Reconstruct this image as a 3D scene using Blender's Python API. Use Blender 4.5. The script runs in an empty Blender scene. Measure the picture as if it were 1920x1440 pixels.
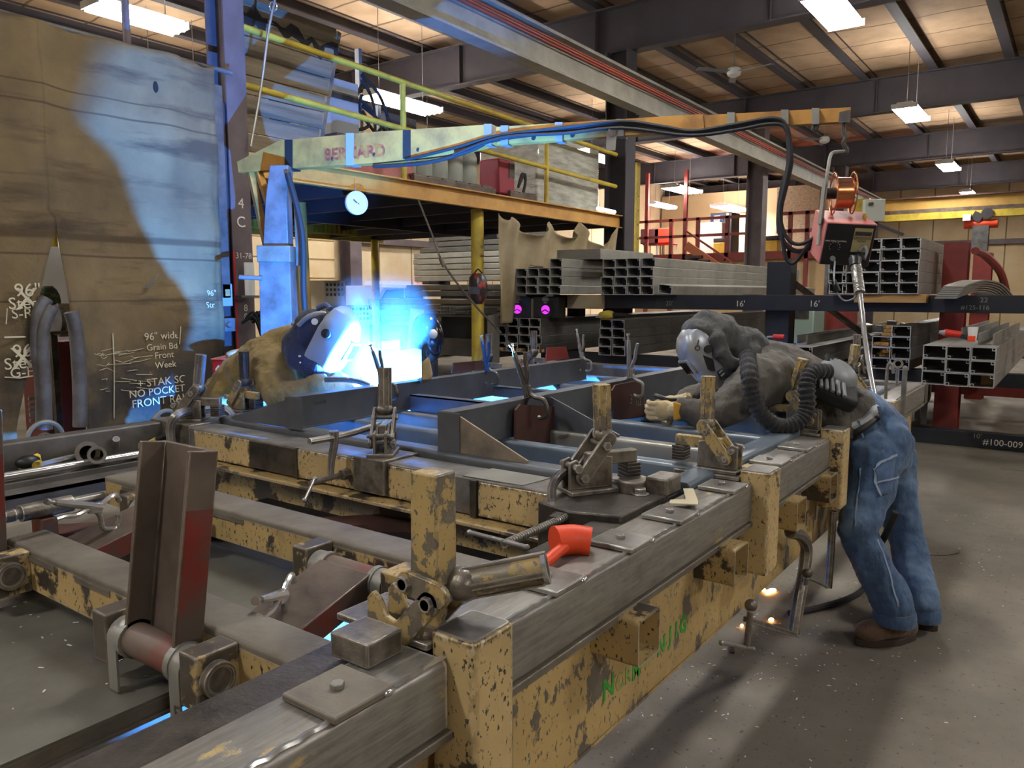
import bpy, bmesh, math, random
from mathutils import Vector, Matrix, Euler
random.seed(11)
SC = bpy.context.scene
COL = SC.collection
V = Vector
R = math.radians
# ---------------------------------------------------------------- camera geometry (measured from the photograph)
FPX, CAMH, PIT, YAW = 1457.0, 1.6, R(6.66), R(36.1)
def _ray(px, py):
    u = (px - 960) / FPX; v = (720 - py) / FPX
    f = math.cos(PIT) + v * math.sin(PIT); z = v * math.cos(PIT) - math.sin(PIT)
    return V((f * math.cos(YAW) + u * math.sin(YAW), f * math.sin(YAW) - u * math.cos(YAW), z))
def _t(r, t): return V((r.x * t, r.y * t, CAMH + r.z * t))
def AZ(px, py, z): r = _ray(px, py); return _t(r, (z - CAMH) / r.z)      # point of a horizontal plane
def AX(px, py, x): r = _ray(px, py); return _t(r, x / r.x)               # point of a plane of constant x
def AY(px, py, y): r = _ray(px, py); return _t(r, y / r.y)               # point of a plane of constant y
def AD(px, py, d): r = _ray(px, py); return _t(r, d / (r.x * math.cos(YAW) + r.y * math.sin(YAW)))

# ---------------------------------------------------------------- mesh helpers
class MB:
    def __init__(s): s.bm = bmesh.new(); s.T = Matrix.Identity(4)
    def v(s, p): return s.bm.verts.new(s.T @ V(p))
    def f(s, vs):
        try: return s.bm.faces.new(vs)
        except ValueError: return None
    def loft(s, rings, cap=True, closed=True):
        vr = [[s.v(p) for p in r] for r in rings]
        n = len(vr[0])
        for a, b in zip(vr, vr[1:]):
            for i in range(n if closed else n - 1):
                j = (i + 1) % n
                s.f((a[i], a[j], b[j], b[i]))
        if cap and closed:
            s.f(list(reversed(vr[0]))); s.f(vr[-1])
        return s
    def box(s, x0, x1, y0, y1, z0, z1):
        return s.loft([[(x0, y0, z), (x1, y0, z), (x1, y1, z), (x0, y1, z)] for z in (z0, z1)])
    def ob(s, c, size, rot=(0, 0, 0)):
        o = s.T.copy(); s.T = o @ Matrix.Translation(V(c)) @ Euler(rot).to_matrix().to_4x4()
        x, y, z = size; s.box(-x / 2, x / 2, -y / 2, y / 2, -z / 2, z / 2); s.T = o; return s
    def frame(s, p0, p1, up=(0, 0, 1)):
        d = (V(p1) - V(p0)).normalized(); u = V(up)
        if abs(d.dot(u)) > .98: u = V((1, 0, 0)) if abs(d.x) < .9 else V((0, 1, 0))
        x = u.cross(d).normalized(); return x, d.cross(x).normalized()
    def bar(s, p0, p1, w, h, up=(0, 0, 1)):
        x, y = s.frame(p0, p1, up); r = []
        for p in (V(p0), V(p1)):
            r.append([p + x * a * w / 2 + y * b * h / 2 for a, b in ((-1, -1), (1, -1), (1, 1), (-1, 1))])
        return s.loft(r)
    def cyl(s, p0, p1, r, r2=None, n=16, cap=True):
        x, y = s.frame(p0, p1); r2 = r if r2 is None else r2; rings = []
        for p, q in ((V(p0), r), (V(p1), r2)):
            rings.append([p + (x * math.cos(6.28318 * i / n) + y * math.sin(6.28318 * i / n)) * q for i in range(n)])
        return s.loft(rings, cap)
    def pipe(s, p0, p1, r, ri, n=20):
        x, y = s.frame(p0, p1)
        ring = lambda p, q: [V(p) + (x * math.cos(6.28318 * i / n) + y * math.sin(6.28318 * i / n)) * q for i in range(n)]
        return s.loft([ring(p0, ri), ring(p0, r), ring(p1, r), ring(p1, ri), ring(p0, ri)], cap=False)
    def tube(s, pts, r, n=8, smooth=0, rr=None):
        pts = [V(p) for p in pts]
        if smooth: pts = catmull(pts, smooth)
        rings = []; px = None
        for i, p in enumerate(pts):
            d = (pts[min(i + 1, len(pts) - 1)] - pts[max(i - 1, 0)])
            if d.length < 1e-9: d = V((0, 0, 1))
            d.normalize()
            if px is None:
                x, y = s.frame((0, 0, 0), d)
            else:
                x = (px - d * px.dot(d)); x = x.normalized() if x.length > 1e-6 else s.frame((0, 0, 0), d)[0]; y = d.cross(x)
            px = x
            q = rr(i / max(1, len(pts) - 1)) if rr else r
            rings.append([p + (x * math.cos(6.28318 * k / n) + y * math.sin(6.28318 * k / n)) * q for k in range(n)])
        return s.loft(rings)
    def prism(s, poly, ax, a, b):
        # poly: 2-D outline in the two other axes (x: y,z / y: x,z / z: x,y)
        def P(q, t): return {'x': (t, q[0], q[1]), 'y': (q[0], t, q[1]), 'z': (q[0], q[1], t)}[ax]
        return s.loft([[P(q, a) for q in poly], [P(q, b) for q in poly]])
    def stad(s, a, b, r, ax, t0, t1, n=8):
        a = V((*a, 0)); b = V((*b, 0)); d = (b - a).normalized(); an = math.atan2(d.y, d.x); poly = []
        for c, st in ((b, an - math.pi / 2), (a, an + math.pi / 2)):
            for i in range(n + 1): q = st + math.pi * i / n; poly.append((c.x + r * math.cos(q), c.y + r * math.sin(q)))
        return s.prism(poly, ax, t0, t1)
    def ball(s, c, r, n=12, m=8):
        r = (r, r, r) if isinstance(r, (int, float)) else r; rings = []
        for j in range(1, m):
            t = math.pi * j / m
            rings.append([V(c) + V((r[0] * math.sin(t) * math.cos(6.28318 * i / n), r[1] * math.sin(t) * math.sin(6.28318 * i / n), -r[2] * math.cos(t))) for i in range(n)])
        return s.loft(rings)
    def lathe(s, prof, o=(0, 0, 0), d=(0, 0, 1), n=20):
        x, y = s.frame((0, 0, 0), d); d = V(d).normalized()
        return s.loft([[V(o) + d * h + (x * math.cos(6.28318 * i / n) + y * math.sin(6.28318 * i / n)) * max(r, 1e-4) for i in range(n)] for r, h in prof])
    def hexb(s, p, d, r, h):
        p = V(p); d = V(d).normalized(); return s.cyl(p, p + d * h, r, n=6)
    def rbox(s, x0, x1, z0, z1, y0, y1, r, n=4, ax='y'):
        poly = []
        for cx, cz, st in ((x1 - r, z1 - r, 0), (x0 + r, z1 - r, 90), (x0 + r, z0 + r, 180), (x1 - r, z0 + r, 270)):
            for i in range(n + 1): a = R(st + 90 * i / n); poly.append((cx + r * math.cos(a), cz + r * math.sin(a)))
        return s.prism(poly, ax, y0, y1)
    def rtube(s, x0, x1, z0, z1, y0, y1, r, t, ax='y', n=4):
        def out(x0, x1, z0, z1, r):
            poly = []
            for cx, cz, st in ((x1 - r, z1 - r, 0), (x0 + r, z1 - r, 90), (x0 + r, z0 + r, 180), (x1 - r, z0 + r, 270)):
                for i in range(n + 1): a = R(st + 90 * i / n); poly.append((cx + r * math.cos(a), cz + r * math.sin(a)))
            return poly
        def P(q, t_): return {'x': (t_, q[0], q[1]), 'y': (q[0], t_, q[1]), 'z': (q[0], q[1], t_)}[ax]
        o = out(x0, x1, z0, z1, r); i = out(x0 + t, x1 - t, z0 + t, z1 - t, max(r - t, .001))
        return s.loft([[P(q, y0) for q in i], [P(q, y0) for q in o], [P(q, y1) for q in o], [P(q, y1) for q in i], [P(q, y0) for q in i]], cap=False)
def catmull(pts, k):
    out = []; P = [pts[0]] + list(pts) + [pts[-1]]
    for i in range(1, len(P) - 2):
        a, b, c, d = P[i - 1:i + 3]
        for j in range(k):
            t = j / k
            out.append(.5 * ((2 * b) + (c - a) * t + (2 * a - 5 * b + 4 * c - d) * t * t + (3 * b - a - 3 * c + d) * t ** 3))
    out.append(P[-2]); return out

WM = {}
# the jig and what is clamped on it were measured in their own unit with their own datum height: 1 unit = JU metres, datum JZ above the floor
JU = .867; JZ = .2128
G = Matrix.Identity(4); GS = 1.0
def jig_units(on):
    global G, GS
    GS = JU if on else 1.0; G = Matrix.Translation((0, 0, JZ)) @ Matrix.Scale(JU, 4) if on else Matrix.Identity(4)
def _mesh(name, mb, mat, smooth, bevel, inv=None, solid=0, sub=0):
    bm = mb.bm
    bmesh.ops.recalc_face_normals(bm, faces=bm.faces)
    me = bpy.data.meshes.new(name); bm.to_mesh(me); bm.free()
    if inv is not None: me.transform(inv)
    if mat is not None: me.materials.append(mat)
    if smooth:
        me.shade_smooth()
        if smooth is not True: me.set_sharp_from_angle(angle=R(smooth))
    o = bpy.data.objects.new(name, me); COL.objects.link(o)
    if solid: m = o.modifiers.new('solid', 'SOLIDIFY'); m.thickness = solid; m.offset = 0
    if sub: m = o.modifiers.new('sub', 'SUBSURF'); m.levels = m.render_levels = sub
    if bevel:
        m = o.modifiers.new('bevel', 'BEVEL'); m.width = bevel; m.segments = 2; m.limit_method = 'ANGLE'; m.angle_limit = R(35)
    return o
def T(name, label, cat, loc=(0, 0, 0), rz=0, group=None):
    """an Empty at the base of a thing that parents its parts"""
    o = bpy.data.objects.new(name, None); COL.objects.link(o); o.empty_display_size = .1
    loc = G @ V(loc); o.location = loc; o.rotation_euler = (0, 0, rz); o['label'] = label; o['category'] = cat
    if group: o['group'] = group
    WM[o.name] = Matrix.Translation(V(loc)) @ Matrix.Rotation(rz, 4, 'Z')
    return o
def P(name, mb, mat, parent, smooth=40, bevel=0, local=False, label=None, solid=0, sub=0, kind=None):
    """a part (or sub-part); its coordinates are world ones unless local"""
    w = WM[parent.name]
    o = _mesh(name, mb, mat, smooth, bevel * GS, Matrix.Scale(GS, 4) if local else w.inverted() @ G, solid, sub)
    o.parent = parent; WM[o.name] = w
    if label: o['label'] = label
    if kind: o['kind'] = kind
    return o
def S(name, mb, mat, label, cat, group=None, smooth=40, bevel=0, solid=0, sub=0):
    """a thing that is one mesh; its origin goes to the middle of its base"""
    vs = [v.co for v in mb.bm.verts]
    c = V(((min(v.x for v in vs) + max(v.x for v in vs)) / 2, (min(v.y for v in vs) + max(v.y for v in vs)) / 2, min(v.z for v in vs)))
    o = _mesh(name, mb, mat, smooth, bevel * GS, Matrix.Scale(GS, 4) @ Matrix.Translation(-c), solid, sub)
    c = G @ c; o.location = c; o['label'] = label; o['category'] = cat
    if group: o['group'] = group
    WM[o.name] = Matrix.Translation(c)
    return o
def ST(name, mb, mat, smooth=40, bevel=0, parent=None):
    o = _mesh(name, mb, mat, smooth, bevel)
    if parent: o.parent = parent
    else: o['kind'] = 'structure'
    WM[o.name] = Matrix.Identity(4)
    return o
def dup(o, loc, rz=0, label=None, group=None):
    r = o.copy(); COL.objects.link(r); r.location = loc; r.rotation_euler = (0, 0, rz)
    if label: r['label'] = label
    if group: r['group'] = group
    WM[r.name] = Matrix.Translation(V(loc)) @ Matrix.Rotation(rz, 4, 'Z')
    for ch in [c for c in bpy.data.objects if c.parent == o]:
        c = ch.copy(); COL.objects.link(c); c.parent = r
        for g in [k for k in bpy.data.objects if k.parent == ch]:
            d = g.copy(); COL.objects.link(d); d.parent = c
    return r
def TX(s, size, p, right, up, mat, parent, name='lettering', ext=.0008, bold=0, align='CENTER', sx=1.0):
    """writing: letters lying in the plane of right and up, centred on p"""
    c = bpy.data.curves.new(name, 'FONT'); c.body = s; c.size = size; c.extrude = ext; c.align_x = align; c.align_y = 'CENTER'; c.offset = bold
    c.resolution_u = 3
    o = bpy.data.objects.new(name, c); COL.objects.link(o)
    r = V(right).normalized(); u = (V(up) - r * V(up).dot(r)).normalized(); n = r.cross(u)
    m = Matrix((r * sx, u, n)).transposed().to_4x4(); m.translation = V(p)
    me = bpy.data.meshes.new_from_object(o); bpy.data.objects.remove(o); bpy.data.curves.remove(c)
    me.transform(WM[parent.name].inverted() @ G @ m); me.materials.clear(); me.materials.append(mat)
    o = bpy.data.objects.new(name, me); COL.objects.link(o); o.parent = parent; WM[o.name] = WM[parent.name]
    return o

# ---------------------------------------------------------------- materials
def lin(h):
    h = h.lstrip('#'); c = [int(h[i:i + 2], 16) / 255 for i in (0, 2, 4)]
    return [x / 12.92 if x <= .04045 else ((x + .055) / 1.055) ** 2.4 for x in c] + [1]
def _new(name):
    m = bpy.data.materials.new(name); m.use_nodes = True; nt = m.node_tree; nt.nodes.clear()
    out = nt.nodes.new('ShaderNodeOutputMaterial'); b = nt.nodes.new('ShaderNodeBsdfPrincipled')
    nt.links.new(b.outputs[0], out.inputs[0]); return m, nt, b, out
def _noise(nt, scale, detail=5, rough=.6, co=None, sc3=None):
    n = nt.nodes.new('ShaderNodeTexNoise'); n.inputs['Scale'].default_value = scale; n.inputs['Detail'].default_value = detail; n.inputs['Roughness'].default_value = rough
    if co:
        if sc3:
            mp = nt.nodes.new('ShaderNodeMapping'); mp.inputs['Scale'].default_value = sc3; nt.links.new(co, mp.inputs[0]); co = mp.outputs[0]
        nt.links.new(co, n.inputs['Vector'])
    return n.outputs['Fac']
def _ramp(nt, fac, a, b, ca=(0, 0, 0, 1), cb=(1, 1, 1, 1)):
    r = nt.nodes.new('ShaderNodeValToRGB'); e = r.color_ramp.elements
    e[0].position, e[1].position = a, b; e[0].color, e[1].color = ca, cb; nt.links.new(fac, r.inputs[0]); return r.outputs[0]
def _mix(nt, fac, a, b):
    n = nt.nodes.new('ShaderNodeMix'); n.data_type = 'RGBA'
    for s, v in ((n.inputs[0], fac), (n.inputs[6], a), (n.inputs[7], b)):
        if hasattr(v, 'is_linked'): nt.links.new(v, s)
        else: s.default_value = v
    return n.outputs[2]
def _mixf(nt, fac, a, b):
    n = nt.nodes.new('ShaderNodeMix')
    for s, v in ((n.inputs[0], fac), (n.inputs[2], a), (n.inputs[3], b)):
        if hasattr(v, 'is_linked'): nt.links.new(v, s)
        else: s.default_value = v
    return n.outputs[0]
def _edge(nt, radius=.006, lo=.93, hi=.995):
    bv = nt.nodes.new('ShaderNodeBevel'); bv.samples = 6; bv.inputs[0].default_value = radius
    g = nt.nodes.new('ShaderNodeNewGeometry'); d = nt.nodes.new('ShaderNodeVectorMath'); d.operation = 'DOT_PRODUCT'
    nt.links.new(bv.outputs[0], d.inputs[0]); nt.links.new(g.outputs['Normal'], d.inputs[1])
    return _ramp(nt, d.outputs['Value'], lo, hi, (1, 1, 1, 1), (0, 0, 0, 1))
def M(name, c, rough=.5, metal=0., c2=None, scale=6, lo=.4, hi=.62, bump=0, bscale=40, sc3=None, edge=None, em=0, coat=0, rough2=None):
    """one surface: base colour, mottled towards c2; optional bare metal on worn edges"""
    m, nt, b, out = _new(name)
    co = nt.nodes.new('ShaderNodeTexCoord').outputs['Object']
    col = lin(c); rg = rough; mt = metal
    if c2:
        fac = _ramp(nt, _noise(nt, scale, co=co, sc3=sc3), lo, hi); col = _mix(nt, fac, lin(c), lin(c2))
        if rough2 is not None: rg = _mixf(nt, fac, rough, rough2)
    if edge:
        e = _edge(nt, edge[1] if len(edge) > 1 else .006)
        n = _ramp(nt, _noise(nt, 25, co=co), .3, .55)
        mu = nt.nodes.new('ShaderNodeMath'); mu.operation = 'MULTIPLY'; nt.links.new(e, mu.inputs[0]); nt.links.new(n, mu.inputs[1]); e = mu.outputs[0]
        col = _mix(nt, e, col, lin(edge[0])); rg = _mixf(nt, e, rg, .3); mt = _mixf(nt, e, mt, .9)
    for s, v in (('Base Color', col), ('Roughness', rg), ('Metallic', mt)):
        if hasattr(v, 'is_linked'): nt.links.new(v, b.inputs[s])
        else: b.inputs[s].default_value = v
    if bump:
        bp = nt.nodes.new('ShaderNodeBump'); bp.inputs['Strength'].default_value = bump; bp.inputs['Distance'].default_value = .01
        nt.links.new(_noise(nt, bscale, 4, .6, co), bp.inputs['Height']); nt.links.new(bp.outputs[0], b.inputs['Normal'])
    if em:
        b.inputs['Emission Color'].default_value = lin(c); b.inputs['Emission Strength'].default_value = em
    if coat: b.inputs['Coat Weight'].default_value = coat
    return m
def MP(name, paint, steel, amount=.5, scale=7, soft=.03, steel2=None, edge='#b9b2a4', sc3=None, chips=True, er=.006, dark=None, cs=95, streak=None):
    """chipped paint over steel: paint lost in patches and along worn edges"""
    m, nt, b, out = _new(name)
    co = nt.nodes.new('ShaderNodeTexCoord').outputs['Object']
    n1 = _noise(nt, scale, 8, .65, co, sc3); patch = _ramp(nt, n1, amount, amount + soft)
    if chips:
        n2 = _ramp(nt, _noise(nt, cs, 4, .6, co, (1, 1, .6)), .60, .63)
        mx = nt.nodes.new('ShaderNodeMath'); mx.operation = 'MAXIMUM'; nt.links.new(patch, mx.inputs[0]); nt.links.new(n2, mx.inputs[1]); patch = mx.outputs[0]
    pc = _mix(nt, _ramp(nt, _noise(nt, 3, 4, .6, co), .35, .7), lin(paint), [x * .72 for x in lin(paint)[:3]] + [1])
    stc = _mix(nt, _ramp(nt, _noise(nt, 14, 6, .7, co), .35, .7), lin(steel), lin(steel2 or '#6d675c'))
    if streak: stc = _mix(nt, _ramp(nt, _noise(nt, 70, 6, .7, co, streak), .4, .66), stc, [min(1, x * 1.28) for x in lin(steel)[:3]] + [1])
    col = _mix(nt, patch, pc, stc)
    grime = _ramp(nt, _noise(nt, 2.2, 7, .7, co), .58, .85); col = _mix(nt, grime, col, [x * .75 for x in lin(steel)[:3]] + [1]) if chips else col
    rg = _mixf(nt, patch, .55, .4); mt = _mixf(nt, patch, 0., .35)
    if edge:
        e = _edge(nt, er); n = _ramp(nt, _noise(nt, 40, co=co), .32, .55)
        mu = nt.nodes.new('ShaderNodeMath'); mu.operation = 'MULTIPLY'; nt.links.new(e, mu.inputs[0]); nt.links.new(n, mu.inputs[1]); e = mu.outputs[0]
        ec = lin(edge)
        if dark: ec = _mix(nt, _ramp(nt, _noise(nt, 60, 4, .6, co, (1, 1, .5)), .5, .56), lin(dark), lin(edge))
        col = _mix(nt, e, col, ec); rg = _mixf(nt, e, rg, .32); mt = _mixf(nt, e, mt, .5)
    nt.links.new(col, b.inputs['Base Color']); nt.links.new(rg, b.inputs['Roughness']); nt.links.new(mt, b.inputs['Metallic'])
    bp = nt.nodes.new('ShaderNodeBump'); bp.inputs['Strength'].default_value = .25; bp.inputs['Distance'].default_value = .004; bp.invert = True
    nt.links.new(patch, bp.inputs['Height']); nt.links.new(bp.outputs[0], b.inputs['Normal'])
    return m
LAMP, EXPO, ARC, SMOKE = 76.0, 0.25, 2300.0, 0.8
# ---------------------------------------------------------------- the surfaces of the place
m_conc = M('concrete', '#7d7566', .6, 0, '#635c50', 1.6, .3, .72, .12, 60, rough2=.75)
m_ins = M('roof_insulation', '#c09a72', .85, 0, '#a3815c', 1.2, .35, .7, .3, 6)
m_girder = M('dark_primer_steel', '#413c40', .6, .1, '#353136', 2, .35, .7)
m_col = M('column_primer', '#6b5e5f', .55, .1, '#54494b', 3, .35, .7)
m_wall = M('wall_panel', '#d9c29a', .75, 0, '#cda878', 1.1, .35, .7)
m_door = M('sectional_door', '#e0cba4', .6, 0, '#d6b584', 1, .4, .7)
m_dark = M('shadow_gap', '#14120f', .8)
m_runway = M('runway_grey', '#a9a698', .5, .1, '#8f8c80', 3, .35, .7)
m_redbar = M('conductor_red', '#b0432f', .5)
m_white = M('white_enamel', '#e6e6e0', .45)
m_yel = M('rail_yellow', '#ccb33f', .5, 0, '#a8903a', 5, .45, .7)
m_orange = M('beam_orange', '#d0a050', .5, 0, '#ab7838', 3, .4, .75)
m_boom = M('boom_orange', '#bd8a40', .5, 0, '#825a30', 4, .45, .72, .1, 30)
m_tarp = M('tan_canvas', '#9c7d46', .9, 0, '#6a5634', 1.3, .38, .68, .5, 9)
m_tarp2 = M('dusty_canvas', '#a8987a', .9, 0, '#8a7a58', 2, .38, .7, .5, 8)
m_wood = M('crate_wood', '#8f8068', .8, 0, '#6a5e4a', 3, .35, .7, .3, 25, sc3=(.3, 3, 6))
m_pine = M('pine', '#b9925c', .7, 0, '#93703f', 3, .4, .7, .15, 25, sc3=(6, .5, 6))
m_black = M('black_plastic', '#141414', .42)
m_rubber = M('black_rubber', '#1b1a1a', .75)
m_steel = M('bare_steel', '#8f8c86', .34, .4, '#625e58', 8, .38, .66, .1, 50, edge=('#dcd8d0', .008))
m_mill = M('mill_scale', '#66625d', .48, .3, '#46423e', 6, .35, .68, .1, 40)
m_dust = M('dusty_steel', '#7b7466', .58, .2, '#585045', 5, .35, .7, .15, 60, edge=('#a79f90', .006))
m_plate = M('table_plate', '#77756a', .5, .25, '#59554b', 2.2, .38, .66, .1, 40)
m_blue = M('blue_grey_steel', '#74808a', .42, .35, '#5b656e', 4, .35, .7)
m_beam = M('grey_beam', '#71757a', .45, .5, '#5b5d60', 4, .35, .7)
m_heat = M('heat_marked_plate', '#9a8c78', .5, .4, '#6b6459', 3.5, .42, .6)
m_oily = M('oily_dark_steel', '#4f4840', .4, .3, '#2b2722', 9, .38, .62, .25, 60, edge=('#8d867a', .005))
m_rail = MP('worn_rail', '#bda36c', '#86827a', .36, 5, .03, '#6b675f', '#e2ddd4', sc3=(.6, 1, 1.5), chips=False, er=.012, streak=(.12, 1, 1.6))
m_cream = MP('cream_paint', '#cdb27c', '#40392f', .60, 6, .02, '#6d6558', '#d9d3c6', dark='#27231e', er=.022)
m_creamdirty = MP('dirty_cream_paint', '#c0a46c', '#544c42', .53, 5, .03, '#433c33', '#b0a694', er=.010)
m_channel = MP('channel_cream', '#c2a56c', '#6f675b', .56, 9, .02, '#837a6a', None, sc3=(1, 1, .7), cs=80)
m_gun = M('worked_steel', '#827a6d', .38, .35, '#524b42', 16, .38, .62, .3, 45, edge=('#cfc9be', .008))
m_brass = MP('worn_yellow_clamp', '#b59c64', '#665c4e', .48, 14, .03, '#8d8676', '#ddd6ca', er=.007, dark='#3a332a')
m_chrome = M('chrome', '#d2d0cb', .18, .75, '#a5a29a', 6, .4, .7)
m_redp = M('red_primer', '#8c2f26', .55, 0, '#6b2a22', 3, .35, .7)
m_redgrime = M('worn_red_arm', '#7e2a22', .55, .1, '#564a41', 5, .36, .56, .1, 40)
m_red = M('bright_red', '#c4281c', .4)
m_rust = M('brown_rust_plate', '#5b3a32', .6, .2, '#3d2a25', 5, .35, .7)
m_galv = M('galvanised_tube', '#9a988f', .45, .45, '#84827a', 4, .35, .7)
m_galvd = M('dark_tube', '#5c5a55', .5, .35, '#4a4844', 4, .35, .7)
m_tubeshade = M('tube_inside_shade', '#23211f', .7)  # near-black colour standing for the shade inside open tubes
m_blackbeam = M('black_rack_beam', '#1d1f24', .5, .2, '#282a2e', 4, .35, .7)
m_chalk = M('chalk', '#d8d2c2', .95)
m_chalkdim = M('faint_chalk', '#8a8575', .95)
m_green = M('green_stencil', '#2f9a36', .6, 0, '#6f9a4a', 30, .5, .6)
m_orangep = M('orange_plastic', '#e2481e', .45, 0, '#b93c1c', 6, .5, .75)
m_grey = M('grey_paint', '#8b8f93', .5)
m_mast = M('mast_grey', '#6f6f70', .5, .3, '#544e48', 5, .4, .66)
m_copper = M('copper_wire', '#d98a5c', .25, .95, '#b5683f', 3, .4, .7)
m_pink = M('faded_red', '#b5625a', .5, 0, '#c27a70', 4, .4, .7)
def m_lamp(name, st, c=(1, .965, .92)):
    m, nt, b, o = _new(name); e = nt.nodes.new('ShaderNodeEmission'); e.inputs[0].default_value = (*c, 1); e.inputs[1].default_value = st
    nt.links.new(e.outputs[0], o.inputs[0]); return m
m_bay = m_lamp('lamp_tubes', LAMP)
def m_seamed(name, c, c2, seam, axis, step, width):
    """panelled cladding: dark joints at a regular step along one axis"""
    m, nt, b, out = _new(name); tc = nt.nodes.new('ShaderNodeTexCoord').outputs['Object']
    sp = nt.nodes.new('ShaderNodeSeparateXYZ'); nt.links.new(tc, sp.inputs[0])
    a = nt.nodes.new('ShaderNodeMath'); a.operation = 'DIVIDE'; nt.links.new(sp.outputs[axis], a.inputs[0]); a.inputs[1].default_value = step
    nz = nt.nodes.new('ShaderNodeMath'); nz.operation = 'MULTIPLY_ADD'; nt.links.new(_noise(nt, .8, 2, .5, tc), nz.inputs[0]); nz.inputs[1].default_value = .25; nt.links.new(a.outputs[0], nz.inputs[2])
    fr = nt.nodes.new('ShaderNodeMath'); fr.operation = 'FRACT'; nt.links.new((nz if step < 1.2 else a).outputs[0], fr.inputs[0])
    k = nt.nodes.new('ShaderNodeMath'); k.operation = 'LESS_THAN'; nt.links.new(fr.outputs[0], k.inputs[0]); k.inputs[1].default_value = width / step
    base = _mix(nt, _ramp(nt, _noise(nt, 1.3, 5, .6, tc), .35, .7), lin(c), lin(c2))
    nt.links.new(_mix(nt, k.outputs[0], base, lin(seam)), b.inputs['Base Color']); b.inputs['Roughness'].default_value = .8; return m
m_ins = m_seamed('roof_insulation', '#b89a7a', '#9a7f62', '#6b543c', 0, 1.1, .05)
m_wallp = m_seamed('wall_panels', '#d6c09a', '#c6aa82', '#8a6f4a', 1, 1.3, .05)
m_wallq = m_seamed('wall_panels_side', '#d9c6a4', '#cbb08a', '#94784f', 0, 1.3, .05)

nt = m_conc.node_tree; b = next(n for n in nt.nodes if n.type == 'BSDF_PRINCIPLED'); co = next(n for n in nt.nodes if n.type == 'TEX_COORD').outputs['Object']
base = b.inputs['Base Color'].links[0].from_socket
c_ = _mix(nt, _ramp(nt, _noise(nt, 38, 3, .6, co), .62, .68), base, lin('#4a4339')); c_ = _mix(nt, _ramp(nt, _noise(nt, .45, 6, .7, co), .5, .72), c_, lin('#5b5449')); nt.links.new(c_, b.inputs['Base Color'])
# ---------------------------------------------------------------- setting
ST('floor', MB().box(-9, 38, -15, 17, -.1, 0), m_conc)
ST('ceiling', MB().box(-9, 38, -15, 17, 6.6, 6.7), m_ins)
ST('wall_back', MB().box(37, 37.2, -15, 17, 0, 6.6), m_wallp)
ST('wall_left', MB().box(-9, 37, 16, 16.2, 0, 6.6), m_wallq)
ST('wall_right', MB().box(-9, 37, -15.2, -15, 0, 6.6), m_wall)
ST('wall_near', MB().box(-9.2, -9, -15, 17, 0, 6.6), m_wall)
# sectional door and girts on the walls
d1 = ST('door_1', MB().box(10.6, 13.9, 15.9, 16, 0, 3.9), m_door)
g = MB()
for i in range(8): g.box(10.6, 13.9, 15.885, 15.9, .06 + i * .48, .085 + i * .48)
ST('door_joint', g, M('joint_brown', '#9a7c50', .7), parent=d1)
ST('trim_1', MB().box(14.65, 37, 15.8, 16, 2.95, 3.13), m_col)
ST('trim_2', MB().box(36.8, 37, -15, 16, 3.55, 3.75), m_col)
# floor joints
g = MB()
for x in (2.2, 8.3): g.box(x, x + .008, -15, .5, -.01, .0015)
for y in (-3.2,): g.box(-9, 37, y, y + .008, -.01, .0015)
ST('trim_4', g, M('floor_joint', '#4d463c', .8))
# rafters, columns, purlins
def hbeam_x(mb, x, y0, y1, z0, z1, w=.24, t=.025):     # along y
    return mb.box(x - w / 2, x + w / 2, y0, y1, z0, z0 + t).box(x - w / 2, x + w / 2, y0, y1, z1 - t, z1).box(x - .012, x + .012, y0, y1, z0 + t, z1 - t)
for i, x in enumerate((-3, 4.42, 12.1, 19.4, 26.8, 34)):
    b = hbeam_x(MB(), x, -15, 16, 5.6, 6.36)
    for y in range(-14, 16, 3): b.box(x - .11, x + .11, y, y + .02, 5.62, 6.34)
    ST('beam', b, m_girder)
for k in range(-12, 11):
    y = 2.9 + 1.38 * k
    if -15 < y < 15.8: ST('beam', MB().box(-9, 37, y - .09, y + .09, 6.36, 6.38).box(-9, 37, y + .08, y + .09, 6.38, 6.6).box(-9, 37, y - .09, y - .08, 6.57, 6.6), m_girder)
def column(x0, x1, y0, y1, h=5.6):
    mb = MB().box(x0, x1, y0, y0 + .02, 0, h).box(x0, x1, y1 - .02, y1, 0, h).box((x0 + x1) / 2 - .01, (x0 + x1) / 2 + .01, y0 + .02, y1 - .02, 0, h)
    return mb.box(x0 - .06, x1 + .06, y0 - .05, y1 + .05, 0, .02)
c1 = ST('column', column(4.31, 4.52, 6.3, 6.58, 5.6), m_col)
for s, p, sz in (('4', (452, 382), .13), ('C', (452, 417), .14), ('31-78', (457, 480), .075), ('8', (461, 578), .09), ('8', (461, 594), .08)):
    TX(s, sz, AY(*p, 6.297), (1, 0, 0), (0, 0, 1), m_chalk, c1, 'chalk_mark')
ST('column_edge', MB().box(4.305, 4.325, 6.292, 6.3, .9, 1.98), m_red, parent=c1)
ST('column', column(11.86, 12.2, 6.3, 6.7), m_girder)
ST('column', column(18.75, 19.1, 6.3, 6.7), m_col)
ST('column', column(14.1, 14.5, 15.5, 15.9), m_col)
ST('column', column(26.5, 26.9, 6.3, 6.7), m_col)
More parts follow.
